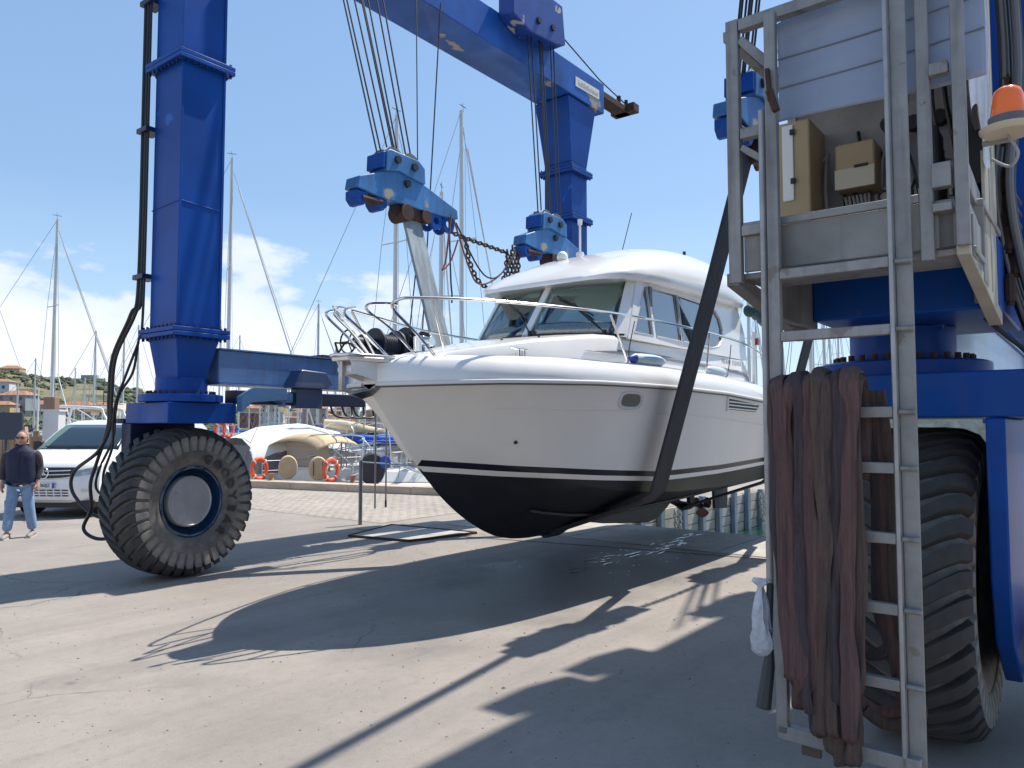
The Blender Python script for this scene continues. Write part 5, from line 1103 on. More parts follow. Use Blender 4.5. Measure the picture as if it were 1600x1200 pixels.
for sg in (-1, 1):
    v_patch(hl(sg), 8, 4, .012).build('headlight', mat('headlight_glass', (.30, .32, .35), .08, .2, var=.5, vscale=18), van)
    q = [v_front(sg * x, z, .01) for x, z in ((.72, .50), (.80, .50), (.82, .53), (.80, .56), (.72, .56), (.70, .53))]
    MB().add(q, [tuple(range(6))]).build('fog_lamp', mat('pale_lamp', (.6, .6, .58), .2), van)
    mb = MB(); mb.box(sg * .98 - .10, sg * .98 + .10, 1.15, 1.27, 1.22, 1.46); mb.build('door_mirror', BLK, van, bevel=.03)
    mb = MB(); hwf = lambda z: sg * (v_hw(z) + .004)
    mb.add([(hwf(1.32), 1.35, 1.32), (hwf(1.32), 2.5, 1.32), (hwf(1.74), 2.5, 1.74), (hwf(1.74), 1.95, 1.74)], [(0, 1, 2, 3)]); mb.build('side_window', MATS['dark_van_glass'], van)
    for yy in (1.0, 4.1):
        w = sub('wheel', van, (sg * .86, yy, .33)); BASE[w.name] = (0, 0, 0)
        MB().lathe([(.2, -.1), (.31, -.1), (.335, -.06), (.335, .06), (.31, .1), (.2, .1)], ax='x', seg=32).build('tyre', BLK, w, base=(0, 0, 0))
        MB().lathe([(.001, sg * .06), (.12, sg * .08), (.19, sg * .09), (.2, sg * .1)], ax='x', seg=24).build('rim', MATS['satin_chrome'], w, base=(0, 0, 0))
        MB().lathe([(.37, sg * .104), (.001, sg * .104)], ax='x', seg=28).build('wheel_arch', BLK, w, base=(0, 0, 0))
mb = MB()
for r_ in range(3):
    z = .425 + r_ * .052
    for i in range(7):
        x0 = -.50 + i * .145; mb.add([v_front(x0, z, .006), v_front(x0 + .12, z, .006), v_front(x0 + .12, z + .024, .006), v_front(x0, z + .024, .006)], [(0, 1, 2, 3)])
q = mb.build('lower_grille_slots', grm, van); q['kind'] = 'stuff'
y_ = v_front(0, .63).y - .03
pl = MB().box(-.26, .26, y_, y_ + .02, .58, .69).build('number_plate', mat('plate_white', (.66, .67, .68), .4), van)
MB().box(-.257, -.205, y_ - .003, y_ - .001, .583, .687).box(.205, .257, y_ - .003, y_ - .001, .583, .687).build('plate_band', mat('plate_blue', (.02, .09, .42), .4), pl)
text_mb('FC 060JZ', .085, Matrix.Translation((0, y_ - .003, .635)) @ Matrix.Rotation(PI / 2, 4, 'X'), .001, .001).build('plate_lettering', mat('plate_black', (.05, .05, .07), .5), pl, smooth=False)
MB().bar(v_front(-.1, 1.315, .03), v_front(-.72, 1.36, .03), .012).bar(v_front(.6, 1.315, .03), v_front(-.02, 1.36, .03), .012).build('wiper', BLK, van)
MB().box(-.86, .86, .12, 4.9, .2, .33).build('underbody', BLK, van)

# ================================================================== PERSON
def skin(name, vs, es, mt, parent=None, root=0, sub_=2, par_base=(0, 0, 0)):
    me = bpy.data.meshes.new(name); me.from_pydata([v[:3] for v in vs], es, []); me.materials.append(mt)
    o = bpy.data.objects.new(name, me); C.objects.link(o)
    if parent: o.parent = parent
    sk = o.modifiers.new('skin', 'SKIN'); sk.use_smooth_shade = True
    if not me.skin_vertices: me.skin_vertices.new() if hasattr(me.skin_vertices, 'new') else None
    for i, v in enumerate(vs):
        r_ = v[3] if isinstance(v[3], tuple) else (v[3], v[3]); me.skin_vertices[0].data[i].radius = r_; me.skin_vertices[0].data[i].use_root = (i == root)
    s_ = o.modifiers.new('smooth', 'SUBSURF'); s_.levels = sub_; s_.render_levels = sub_
    return o
SKN = mat('skin_tone', (.50, .27, .19), .55, var=.08, vscale=20)
man = thing('person', 'man in navy sleeveless vest, blue jeans and glasses walking before the white van', 'person', world=(-7.82, 12.3, 0), rot=R(16))
# facing -y ; +x is picture right
J = dict(pel=(0, 0, .90), ab=(0, .0, 1.03), ch=(0, .0, 1.22), nk=(0, .0, 1.41), hd=(0, -.02, 1.50),
         sR=(.19, .0, 1.36), eR=(.25, .05, 1.10), wR=(.235, -.02, .865), hR=(.235, -.05, .78), sL=(-.19, .0, 1.36), eL=(-.26, .04, 1.11), wL=(-.25, -.04, .87), hL=(-.25, -.06, .78),
         tR=(.09, 0, .86), kR=(.135, -.03, .46), aR=(.17, .06, .09), tL=(-.09, 0, .86), kL=(-.115, -.10, .47), aL=(-.13, -.16, .08))
ks = list(J); idx = {k: i for i, k in enumerate(ks)}
rad = dict(pel=.085, ab=.085, ch=.10, nk=.055, hd=.05, sR=.045, eR=.036, wR=.028, hR=.022, sL=.045, eL=.036, wL=.028, hL=.022, tR=.065, kR=.042, aR=.032, tL=.065, kL=.042, aL=.032)
ed = [('pel', 'ab'), ('ab', 'ch'), ('ch', 'nk'), ('nk', 'hd'), ('ch', 'sR'), ('sR', 'eR'), ('eR', 'wR'), ('wR', 'hR'), ('ch', 'sL'), ('sL', 'eL'), ('eL', 'wL'), ('wL', 'hL'), ('pel', 'tR'), ('tR', 'kR'), ('kR', 'aR'), ('pel', 'tL'), ('tL', 'kL'), ('kL', 'aL')]
skin('body', [(*J[k], rad[k]) for k in ks], [(idx[a], idx[b]) for a, b in ed], SKN, man)
def chain_skin(name, pts, mt, root=0, edges=None): return skin(name, pts, edges or [(i, i + 1) for i in range(len(pts) - 1)], mt, man, root)
JN = mat('light_blue_jeans', (.20, .30, .46), .85, var=.22, vscale=8, bump=.4, bscale=60)
skin('jeans', [(0, 0, .95, (.19, .14)), (.09, 0, .80, (.105, .105)), (.125, -.02, .50, .086), (.155, .02, .28, .078), (.17, .055, .11, .072), (-.09, 0, .80, (.105, .105)), (-.11, -.085, .50, .086), (-.122, -.12, .28, .078), (-.13, -.155, .11, .072)], [(0, 1), (1, 2), (2, 3), (3, 4), (0, 5), (5, 6), (6, 7), (7, 8)], JN, man)
VST = mat('navy_quilted_vest', (.014, .020, .055), .75, var=.2, vscale=8, bump=.6, bscale=18)
rings = []
for z, a, b in ((.86, .20, .145), (.875, .212, .15), (1.0, .21, .155), (1.12, .215, .155), (1.25, .225, .15), (1.34, .215, .135), (1.395, .15, .115), (1.43, .10, .10), (1.465, .085, .095), (1.47, .07, .08)):
    rings.append([(a * math.copysign(abs(math.cos(t)) ** .8, math.cos(t)) * (1 + .02 * math.sin(z * 90)), b * math.copysign(abs(math.sin(t)) ** .85, math.sin(t)) + (.01 if z > 1.4 else 0), z) for t in [2 * PI * i / 28 for i in range(28)]])
MB().loft(rings).build('vest', VST, man)
MB().box(-.006, .006, -.162, -.15, .93, 1.38).build('zip', BLK, man)
SLV = mat('dark_grey_knit', (.055, .045, .05), .9, var=.3, vscale=30, bump=.5, bscale=80)
for s_ in ('R', 'L'):
    g = 1 if s_ == 'R' else -1
    skin('sleeve', [(g * .16, 0, 1.365, .082), (g * .222, .01, 1.27, .078), (J['e' + s_][0], J['e' + s_][1], 1.10, .056), (J['w' + s_][0], J['w' + s_][1] - .0, .90, .043)], [(0, 1), (1, 2), (2, 3)], SLV, man)
    w = Vector(J['w' + s_]); h_ = Vector(J['h' + s_])
    hb = MB(); hb.tube([w, lerp(w, h_, .5), h_], [.028, .042, .040], 10, rv=.55); hb.build('palm', SKN, man)
    for f_ in range(4):
        o_ = Vector((0, (f_ - 1.5) * .019, 0)); ln = (.062, .072, .068, .055)[f_]
        MB().tube([h_ + o_, h_ + o_ + Vector((-g * .006, -.004, -ln * .5)), h_ + o_ + Vector((-g * .026, -.006, -ln))], [.0105, .010, .008], 8).build('finger', SKN, man)
    MB().tube([lerp(w, h_, .4) + Vector((0, -.025, 0)), lerp(w, h_, .9) + Vector((-g * .012, -.05, 0)), h_ + Vector((-g * .022, -.05, -.02))], [.013, .012, .009], 8).build('thumb', SKN, man)
hc_ = Vector((0, -.02, 1.565))
rings = []
for j in range(13):
    t = PI * j / 12; z = -.12 * math.cos(t); r_ = math.sin(t)
    wj = .078 * r_ * (1 - .12 * max(0, -z / .12)); rings.append([hc_ + Vector((wj * math.cos(a), (.098 * r_) * math.sin(a) - .012 * max(0, -z / .12), z)) for a in [2 * PI * i / 20 for i in range(20)]])
hd = MB().loft(rings).build('head', SKN, man)
MB().add([hc_ + Vector(v) for v in ((-.012, -.093, .02), (.012, -.093, .02), (.018, -.095, -.03), (-.018, -.095, -.03), (0, -.122, -.026), (0, -.100, .022))], [(0, 5, 4, 3), (1, 2, 4, 5), (3, 4, 2)]).build('nose', SKN, hd)
for g in (-1, 1):
    MB().tube([hc_ + Vector((g * .077, .0, .02)), hc_ + Vector((g * .086, .008, .0)), hc_ + Vector((g * .078, .0, -.03))], [.008, .016, .008], 8).build('ear', SKN, hd)
    MB().lathe([(.001, 0), (.011, .002), (.012, .006)], tuple(hc_ + Vector((g * .03, -.097, .012))), 'y', 10).build('eye', WHITE, hd)
MB().bar(hc_ + Vector((-.022, -.096, -.058)), hc_ + Vector((.022, -.096, -.058)), .009).build('mouth', mat('lips', (.35, .13, .11), .5), hd)
gl = MB()
for g in (-1, 1):
    gl.tube([hc_ + Vector((g * .033 + .024 * math.cos(t), -.104, .014 + .017 * math.sin(t))) for t in [2 * PI * i / 14 for i in range(15)]], .004, 6, cap=False); gl.bar(hc_ + Vector((g * .056, -.10, .018)), hc_ + Vector((g * .08, 0, .018)), .005)
gl.bar(hc_ + Vector((-.01, -.106, .018)), hc_ + Vector((.01, -.106, .018)), .005); gl.build('glasses', mat('red_brown_frames', (.10, .02, .015), .4), hd)
for g in (-1, 1): MB().lathe([(.001, 0), (.022, .001)], tuple(hc_ + Vector((g * .033, -.105, .014))), 'y', 14).build('lens', mat('smoky_lens', (.05, .03, .03), .1), hd)
rings = []
for j in range(8):
    t = PI * (j / 7 * .58); z = .125 * math.cos(t); r_ = math.sin(t)
    rings.append([hc_ + Vector((.083 * r_ * math.cos(a), .104 * r_ * math.sin(a) + .008 + (.03 * (1 - abs(z) / .12) if math.sin(a) < 0 else 0), z + .003 - (.04 * (1 if math.sin(a) > .1 else 0) * (j / 7)))) for a in [2 * PI * i / 20 for i in range(20)]])
MB().loft(rings, True, False).build('hair', mat('short_grey_hair', (.16, .12, .10), .9, var=.3, vscale=60), hd)
MB().tube([hc_ + Vector((.075 * math.cos(a), .03 + .085 * math.sin(a), -.11)) for a in [PI * 1.15 * i / 12 - .25 for i in range(13)]], .028, 8).build('hood', VST, man)
SHO = mat('beige_trainers', (.28, .25, .22), .7, var=.4, vscale=25)
for (x, y) in ((.17, .045), (-.13, -.17)):
    rr = []
    for yy, w_, h_ in ((.09, .03, .06), (.07, .042, .085), (.0, .045, .095), (-.07, .048, .07), (-.14, .05, .055), (-.18, .04, .045), (-.2, .015, .03)):
        rr.append([(x + w_ * math.cos(a), y + yy, .012 + max(0, h_ * (.5 + .5 * math.sin(a)))) for a in [2 * PI * i / 14 for i in range(14)]])
    sh = MB().loft(rr).build('shoe', SHO, man)
    MB().prism([(x - .04, y + .09), (x + .04, y + .09), (x + .052, y - .1), (x + .035, y - .2), (x - .035, y - .2), (x - .052, y - .1)], 0.001, .025).build('sole', mat('pale_sole', (.5, .48, .45), .7), sh)

# ================================================================== MARINA
BW = mat('boat_white', (.74, .73, .70), .3, var=.04, vscale=3); SPARM = mat('mast_aluminium', (.55, .55, .55), .35, .3)
WIRE = mat('stay_wire', (.30, .32, .34), .4, .3)
def hullmesh(L, B, F):
    rings = []
    for i in range(11):
        t = i / 10; x = t * L; b = B / 2 * (interp([(0, .78), (.35, 1), (.6, .95), (.8, .66), (.93, .3), (1, .02)], t)); f_ = F * (1 + .25 * t * t)
        rings.append([(x - .25 * F * (1 - t) * 0, -b, f_), (x, -b * .92, f_ * .35), (x - (.35 if t == 1 else 0), -b * .45, -.35 + .3 * t), (x - (.35 if t == 1 else 0), b * .45, -.35 + .3 * t), (x, b * .92, f_ * .35), (x, b, f_)])
    return MB().loft(rings)
def sailboat(loc, rot, L=10.5, mast=14, hullm=None, cover=None, label='x', group=None, full=True, cut=0, rake=0.0):
    t = thing('sailboat', label, 'sailboat', world=loc, rot=rot, group=group)
    hullmesh(L, L * .3, 1.0).build('hull', hullm or BW, t)
    mx = L * .56
    mb = MB(); mb.prism([(L * .18, 1.02), (L * .2, 1.35), (L * .5, 1.5), (L * .72, 1.12), (L * .74, 1.02)], -L * .09, L * .09, 'y'); ch = mb.build('coachroof', hullm or BW, t, bevel=.04 if full else 0)
    MB().tube([(mx, 0, 1.2), (mx + rake * .5, 0, mast * .5), (mx + rake, 0, mast)], [.10, .095, .075], 10 if full else 6).build('mast', SPARM, t)
    sp_ = [.5] if mast < 11 else [.38, .66]
    for s_ in sp_:
        MB().bar((mx - .1, -.7, mast * s_ - .02), (mx, 0, mast * s_), .04).bar((mx, 0, mast * s_), (mx - .1, .7, mast * s_ - .02), .04).build('spreader', SPARM, t)
    wr = .012 if full else .018
    for (a, b) in (((L * .97, 0, 1.3), (mx + rake, 0, mast * .97)), ((0.1, 0, 1.1), (mx + rake, 0, mast)), ((mx - .2, -L * .14, 1.1), (mx - .1, -.7, mast * sp_[-1])), ((mx - .2, L * .14, 1.1), (mx - .1, .7, mast * sp_[-1])), ((mx - .1, -.7, mast * sp_[-1]), (mx, 0, mast * .96)), ((mx - .1, .7, mast * sp_[-1]), (mx, 0, mast * .96))):
        MB().tube([a, b], wr, 5).build('stay', WIRE, t)
    if full:
        MB().tube([(L * .95, 0, 1.35), (lerp(L * .95, mx, .93), 0, lerp(1.35, mast * .97, .93))], .035, 6).build('furled_jib', mat('furled_sail', (.62, .62, .62), .6), t)
        MB().tube([(mx + .1, -.2, 1.3), (mx - .02, -.1, mast * .9)], .008, 5).build('halyard', WIRE, t); MB().tube([(mx + .3, .2, 1.3), (mx + .05, .06, mast * .8)], .008, 5).build('halyard', WIRE, t)
        MB().cyl((mx, 0, mast), (mx - .05, 0, mast + .35), .008, seg=5).bar((mx - .25, 0, mast + .22), (mx + .2, 0, mast + .22), .02).build('wind_vane', BLK, t)
        mb = MB()
        for sg in (-1, 1):
            pr = [(.1, sg * L * .115, 1.65), (L * .3, sg * L * .148, 1.68), (L * .6, sg * L * .142, 1.72), (L * .85, sg * L * .06, 1.80), (L * .98, 0, 1.85)]
            mb.tube(pr, .012, 5); mb.tube([(a, b, c - .3) for a, b, c in pr], .008, 5)
            for a, b, c in pr: mb.cyl((a, b, c - .65), (a, b, c), .014, seg=6)
        mb.build('guard_rail', SPARM, t)
    MB().tube([(mx, 0, 2.0), (L * .1, 0, 2.1)], .07, 8).build('boom', SPARM, t)
    if cover:
        MB().tube([(mx + .05, 0, 2.5), (mx - .3, 0, 2.32), (L * .3, 0, 2.22), (L * .08, 0, 2.16)], [.16, .24, .20, .12], 10, rv=.7).build('sail_cover', cover, t)
    return t
def at_px(px, Y, z=-.95): v = wat(px, 600, Y); return (v.x, Y, z)
def mast_boat(px, top, Y, **k):   # keep the mast where the photograph shows it
    v = wat(px, top, Y); rot = k.pop('rot', ROT); L = k.pop('L', 10.5); mx = L * .56
    return sailboat((v.x - mx * math.cos(rot), Y - mx * math.sin(rot), -.95), rot, L=L, mast=v.z + .95, **k)
BLUC = mat('royal_blue_canvas', (.02, .09, .42), .7, var=.12, vscale=6, bump=.3, bscale=15)
CREM = mat('cream_canvas', (.60, .50, .33), .8, var=.12, vscale=5, bump=.3, bscale=15)
PURP = mat('dark_purple_canvas', (.04, .03, .12), .8)
TANC = mat('tan_canvas', (.56, .42, .26), .8, var=.1, vscale=4, bump=.3, bscale=12)
GREYC = mat('grey_canvas', (.17, .165, .18), .8, var=.15, vscale=3, bump=.25, bscale=10)
mast_boat(90, 343, 42, label='sailing yacht with the tall bare mast left of the hoist column, behind the van', L=12, cover=None)
mast_boat(150, 517, 66, label='small distant yacht whose short mast stands just right of the tallest left mast', L=9, full=False)
mast_boat(363, 247, 38, label='sailing yacht with its tall mast directly right of the front hoist column', L=12, rot=ROT - .5)
mast_boat(498, 475, 58, label='yacht with a short mast rising behind the middle of the lower hoist beam', L=10, rot=ROT - .4)
t_ = mast_boat(620, 180, 30, label='yacht with a radar dome on its mast, moored behind the bow of the motor boat', L=12.5, cover=CREM)
MB().lathe([(.001, 6.2), (.3, 6.22), (.33, 6.3), (.3, 6.45), (.001, 6.5)], (12.5 * .56 + .5, 0, 0), 'z', 20).bar((12.5 * .56, 0, 6.2), (12.5 * .56 + .5, 0, 6.2), .06).build('radar_dome', WHITE, t_)
mast_boat(724, 175, 30.5, label='yacht whose tall mast stands just left of the cabin of the motor boat', L=12.5, rake=-.15, rot=ROT + .12, cover=BLUC)
mast_boat(1168, 420, 44, label='yacht with a thin mast seen between the dark sling and the ladder', L=11)
mast_boat(1262, 330, 40, label='yacht whose mast shows in the gap between ladder rails, on the left', L=11, full=False)
mast_boat(1282, 300, 46, label='yacht whose mast shows in the gap between ladder rails, on the right', L=11, full=False)
rnd = random.Random(44); FARL = 'distant white yacht with a bare mast in the crowded far marina'
for i, (px, top, Y) in enumerate([(345, 500, 70), (375, 524, 85), (525, 545, 80), (195, 512, 72), (217, 508, 78), (407, 590, 95), (420, 600, 90), (437, 575, 100), (452, 597, 92), (466, 585, 86), (481, 600, 98), (512, 590, 84), (536, 580, 90), (549, 596, 99), (571, 560, 80), (589, 590, 92), (600, 570, 86), (660, 520, 75), (1308, 470, 70), (1296, 520, 85), (1270, 500, 90), (1180, 480, 75), (28, 600, 80), (56, 560, 90), (118, 575, 100), (133, 590, 85), (560, 600, 105), (390, 610, 110), (430, 610, 115), (497, 612, 112), (-20, 420, 60), (470, 612, 118), (620, 585, 110), (540, 612, 120)]):
    cv = (None, BLUC, CREM, PURP, None)[i % 5]; where = 'left of the hoist column' if px < 225 else 'right of the front column' if px < 385 else 'over the round tan covers' if px < 515 else 'left of the bow' if px < 640 else 'behind the cabin or ladder'
    mast_boat(px, top, Y, label=('tall' if Y * (667 - top) > 9500 else 'short') + ' masted far white yacht with ' + {0: 'bare boom', 1: 'blue boom cover', 2: 'cream boom cover', 3: 'purple boom cover', 4: 'bare boom'}[i % 5] + ', ' + where, group='yachts crowding the far marina', L=rnd.uniform(8, 11), full=False, cover=cv, rot=ROT + rnd.uniform(-.6, .3))
# stern-to boats along the far quay
def kerb_pt(y, out=.5, z=-.95): return L2W((kerb_p(y) + out, y, z))
def buoy(parent_label, loc, rot):
    t = thing('lifebuoy', parent_label, 'lifebuoy', world=loc, rot=rot)
    MB().lathe([(.30 + .075 * math.cos(a), .06 * math.sin(a)) for a in [2 * PI * i / 12 for i in range(13)]], ax='y', seg=28).build('ring', mat('orange_buoy', (.75, .11, .04), .5), t)
    mb = MB()
    for k in range(4):
        a = PI / 4 + k * PI / 2; mb.tube([(.30 * math.cos(a) + .082 * math.cos(a) * math.cos(q), .068 * math.sin(q), .30 * math.sin(a) + .082 * math.sin(a) * math.cos(q)) for q in [2 * PI * i / 10 for i in range(11)]], .02, 5, cap=False)
    mb.build('band', mat('faded_band', (.70, .62, .58), .5), t)
    return t
# 1 white-tented boat with grey side curtains, half behind the tyre
def cruiser(px, Y, rot, L, B, label, F=1.35):
    v = wat(px, 700, Y); t = thing('motor_cruiser', label, 'boat', world=(v.x, Y, -.95), rot=rot)
    hullmesh(L, B, F).build('hull', BW, t)
    MB().box(.1, L * .45, -B * .38, B * .38, F * .9, F + .06).build('cockpit_floor', BW, t)
    MB().prism([(L * .35, F), (L * .4, F + .75), (L * .62, F + .7), (L * .85, F + .2), (L * .85, F)], -B * .34, B * .34, 'y').build('cabin', BW, t, bevel=.06)
    MB().prism([(L * .42, F + .75), (L * .5, F + 1.15), (L * .56, F + 1.15), (L * .62, F + .7)], -B * .32, B * .32, 'y').build('windscreen', mat('boat_dark_glass', (.03, .04, .05), .08), t, bevel=.02)
    return t
c1 = cruiser(372, 25.5, ROT - .1, 9, 3.2, 'boat tented in white canvas with dark grey side curtains, right behind the big tyre')
rings = []
for x, w_, z in ((-.1, 1.25, 2.35), (.9, 1.4, 2.72), (2.2, 1.4, 2.82), (3.6, 1.2, 2.55), (4.8, .9, 2.1)):
    rings.append([(x, -w_, z - .8), (x, -w_ * .8, z - .3), (x, -w_ * .35, z - .03), (x, 0, z), (x, w_ * .35, z - .03), (x, w_ * .8, z - .3), (x, w_, z - .8)])
MB().loft(rings, False, False).build('canvas_top', mat('white_canvas', (.72, .70, .66), .8, bump=.4, bscale=6), c1)
MB().prism([(-.1, 1.2), (4.8, 1.3), (4.8, 1.35), (3.6, 1.8), (2.2, 2.06), (.9, 1.96), (-.1, 1.6)], -1.36, -1.31, 'y').build('side_curtain', GREYC, c1)
MB().add([(-.12, -1.3, 1.2), (-.12, 1.3, 1.2), (-.12, 1.25, 1.6), (-.12, .9, 2.1), (-.12, -.9, 2.1), (-.12, -1.25, 1.6)], [(0, 1, 2, 3, 4, 5)]).build('rear_curtain', GREYC, c1)
# 2 beige bimini boat with two round panels
c2 = cruiser(462, 24.6, ROT + .05, 8.5, 3.0, 'boat under a tan arched bimini with two round tan covers at its stern')
rings = []
for x, dz in ((-.2, -.22), (.3, -.03), (.8, .02), (1.3, -.03), (1.8, -.25)):
    rings.append([(x, 1.3 * math.sin(a), 2.08 + .42 * math.cos(a * .96) + dz) for a in [-1.35 + 2.7 * i / 14 for i in range(15)]])
MB().loft(rings, False, False).build('bimini', TANC, c2).modifiers.new('t', 'SOLIDIFY').thickness = .02
MB().add([(.3, -1.3, 1.3), (.3, .9, 1.3), (.3, 1.1, 2.12), (.3, 0, 2.35), (.3, -1.2, 2.1)], [(0, 1, 2, 3, 4)]).build('cockpit_screen', mat('beige_screen', (.42, .36, .30), .8, bump=.4, bscale=8), c2)
mb = MB()
for y0 in (-1.4, 1.4):
    for a, b in ((0, .6), (.6, 2.6), (1.4, .1)): mb.cyl((a, y0, 1.3), (b, y0, 2.15), .018, seg=6)
mb.build('bimini_frame', SPARM, c2)
def round_cover(px, py, Y, label, m_, r_=.30, group=None):
    v = wat(px, py, Y); t = MB().lathe([(.001, -.06), (r_ * .9, -.06), (r_, -.02), (r_, .03), (r_ * .9, .07), (.001, .08)], ax='y', seg=30); o = t.build('round_cover', m_, None); o.location = v; o.rotation_euler = (0, 0, R(22)); o.scale = (1, 1, 1.28)
    return tag(o, label, 'cover')
round_cover(450, 730, 23.2, 'round tan cover standing upright on the quay kerb, left of the pair', TANC, .28)
round_cover(497, 732, 23.0, 'round tan cover with dark straps standing at a stern, right of the pair', TANC, .28)
mb = MB(); v = wat(497, 732, 22.85)
for dx in (-.13, .13): mb.box(dx - .012, dx + .012, -.02, 0, -.22, .2)
o = mb.build('strap', BLK, None); o.location = v; o.rotation_euler = (0, 0, R(22)); tag(o, 'pair of dark straps across the right round tan cover', 'strap')
round_cover(582, 733, 21.5, 'big dark round cover with a red edge behind the thin grey post', mat('dark_cover_canvas', (.045, .04, .05), .7), .36)
o = round_cover(602, 722, 21.4, 'small royal blue outboard cover right of the dark round cover', BLUC, .15)
for px, py, Y, lb in ((405, 733, 22.9, 'orange lifebuoy hanging left of the round tan covers'), (517, 735, 22.3, 'orange lifebuoy hanging right of the round tan covers'), (344, 672, 25.3, 'orange lifebuoy high on the rail behind the tyre, left one'), (357, 671, 25.5, 'orange lifebuoy high on the rail behind the tyre, right one')):
    b_ = buoy(lb, wat(px, py, Y), R(55)); b_.scale = (.85, .85, 1.0) if py > 700 else (.6, .6, .8)
# rails, gangways and cleats of the stern-to boats
rnd = random.Random(8)
mast_boat(690, 300, 27.5, label='yacht with a cream cover on its boom, moored nearest to the bow rail', L=11, cover=CREM, rot=ROT + .55)
c3 = cruiser(548, 25.8, ROT + .1, 9, 3.1, 'open white boat moored below the cream and blue sail covers', F=1.2)
c4 = cruiser(590, 27, ROT, 9, 3.1, 'white boat with a low cabin moored just left of the bow', F=1.3)
def boom_cover(px0, py0, px1, py1, Y, m_, r_, lab):
    a, b = wat(px0, py0, Y), wat(px1, py1, Y + 1.5); t = thing('boom_cover', lab, 'sail cover', world=a)
    BASE[t.name] = tuple(a); pts = [lerp(a, b, i / 6) + Vector((0, 0, .04 * math.sin(i * 1.3))) for i in range(7)]
    MB().tube(pts, [r_ * k for k in (.7, .9, 1, 1, 1, .95, .9)], 12, rv=.7).build('cover', m_, t)
    c = lerp(a, b, .5); MB().tube([a - Vector((0, 0, r_)), b - Vector((0, 0, r_))], .05, 8).build('boom', SPARM, t)
    for k in (.15, .8):
        q = lerp(a, b, k); MB().cyl(q, (q.x, q.y, -.2), .03, seg=6).build('boom_crutch', SPARM, t)
boom_cover(506, 661, 640, 684, 28, CREM, .20, 'long cream sail cover above the blue one, left of the bow')
boom_cover(512, 684, 650, 686, 25, BLUC, .13, 'long royal blue sail cover left of the bow')
boom_cover(494, 668, 540, 676, 30, PURP, .16, 'dark purple sail bundle beside the cream sail cover')
for (px, py, px1, py1, Y, lab) in ((480, 713, 600, 690, 24.5, 'white gangway pole sloping above the round covers'), (600, 716, 655, 740, 21.5, 'pale gangplank running from the dark cover to the kerb')):
    a, b = wat(px, py, Y), wat(px1, py1, Y + .5); o = MB().bar(a, b, .22, .04).bar(a + Vector((0, 0, .06)), b + Vector((0, 0, .06)), .03).build('gangplank', mat('pale_gangplank', (.50, .55, .56), .5), None, base=tuple(a)); o.location = a; tag(o, lab, 'gangplank')
for px, py, Y in ((424, 744, 22.3), (551, 747, 21.4)):
    v = wat(px, 752, Y); o = MB().lathe([(.09, 0), (.07, .03), (.06, .12), (.09, .16), (.09, .2), (.001, .21)], seg=16).build('bollard', mat('rusty_orange', (.35, .17, .07), .7), None); o.location = (v.x, v.y, .21); tag(o, 'small rusty bollard on the kerb ' + ('below the tan bimini' if px < 500 else 'right of the right lifebuoy'), 'bollard')
rnd = random.Random(90)
for i, (px, Y, L_, lab) in enumerate([(520, 27, 8, 'white boat with raised screen between the tan bimini and the grey post'), (566, 24.5, 7, 'small white boat right behind the thin grey post'), (612, 24, 7.5, 'white boat half hidden by the stem of the motor boat'), (640, 28, 8, 'white boat showing right at the stem of the motor boat'), (420, 29, 8, 'white boat behind the tan bimini, towards the tented boat'), (330, 30, 8, 'white boat behind the far tyre'), (500, 33, 8, 'white boat in the second row under the hoist beam'), (585, 34, 8, 'white boat in the second row left of the bow')]):
    c_ = cruiser(px, Y, ROT + rnd.uniform(-.15, .15), L_, 2.7, lab, F=rnd.uniform(1.1, 1.5))
    for sg in (-1, 1):
        MB().tube([(.2, sg * 1.1, 1.9), (L_ * .5, sg * 1.2, 1.95), (L_ * .9, sg * .4, 2.1), (L_ * .98, 0, 2.15)], .016, 5).build('guard_rail', SPARM, c_)
        for q in (.2, .2 * L_, .4 * L_, .6 * L_): MB().cyl((q, sg * 1.15, 1.2), (q, sg * 1.15, 1.93), .014, seg=5).build('stanchion', SPARM, c_)
    MB().tube(smooth_path([(.3, -1.0, 1.2), (.2, -.9, 2.6), (.3, 0, 2.85), (.2, .9, 2.6), (.3, 1.0, 1.2)], 5), .022, 6).build('stern_arch', SPARM, c_)
    if i % 2: MB().box(.5, 2.6, -1.0, 1.0, 2.2, 2.26).build('cockpit_awning', (BLUC, CREM, GREYC, TANC)[i // 2], c_, bevel=.02)
# masts' clutter: extra clutter of rails between the boats
CL = mat('clutter_steel', (.5, .52, .54), .4, .4)
for (px, Y, lab) in ((530, 24, 'stainless stern arch of the open white boat'), (600, 25, 'stainless stern arch just left of the bow')):
    v = wat(px, 700, Y); t = thing('stern_arch', lab, 'arch', world=(v.x, v.y, .1), rot=ROT)
    MB().tube(smooth_path([(0, -1, 0), (.1, -.95, 1.0), (.3, -.7, 1.35), (.3, .7, 1.35), (.1, .95, 1.0), (0, 1, 0)], 5), .025, 6).build('arch_tube', CL, t)
    MB().tube(smooth_path([(.6, -1, 0), (.5, -.95, .9), (.3, -.7, 1.3)], 5), .02, 6).build('brace', CL, t)
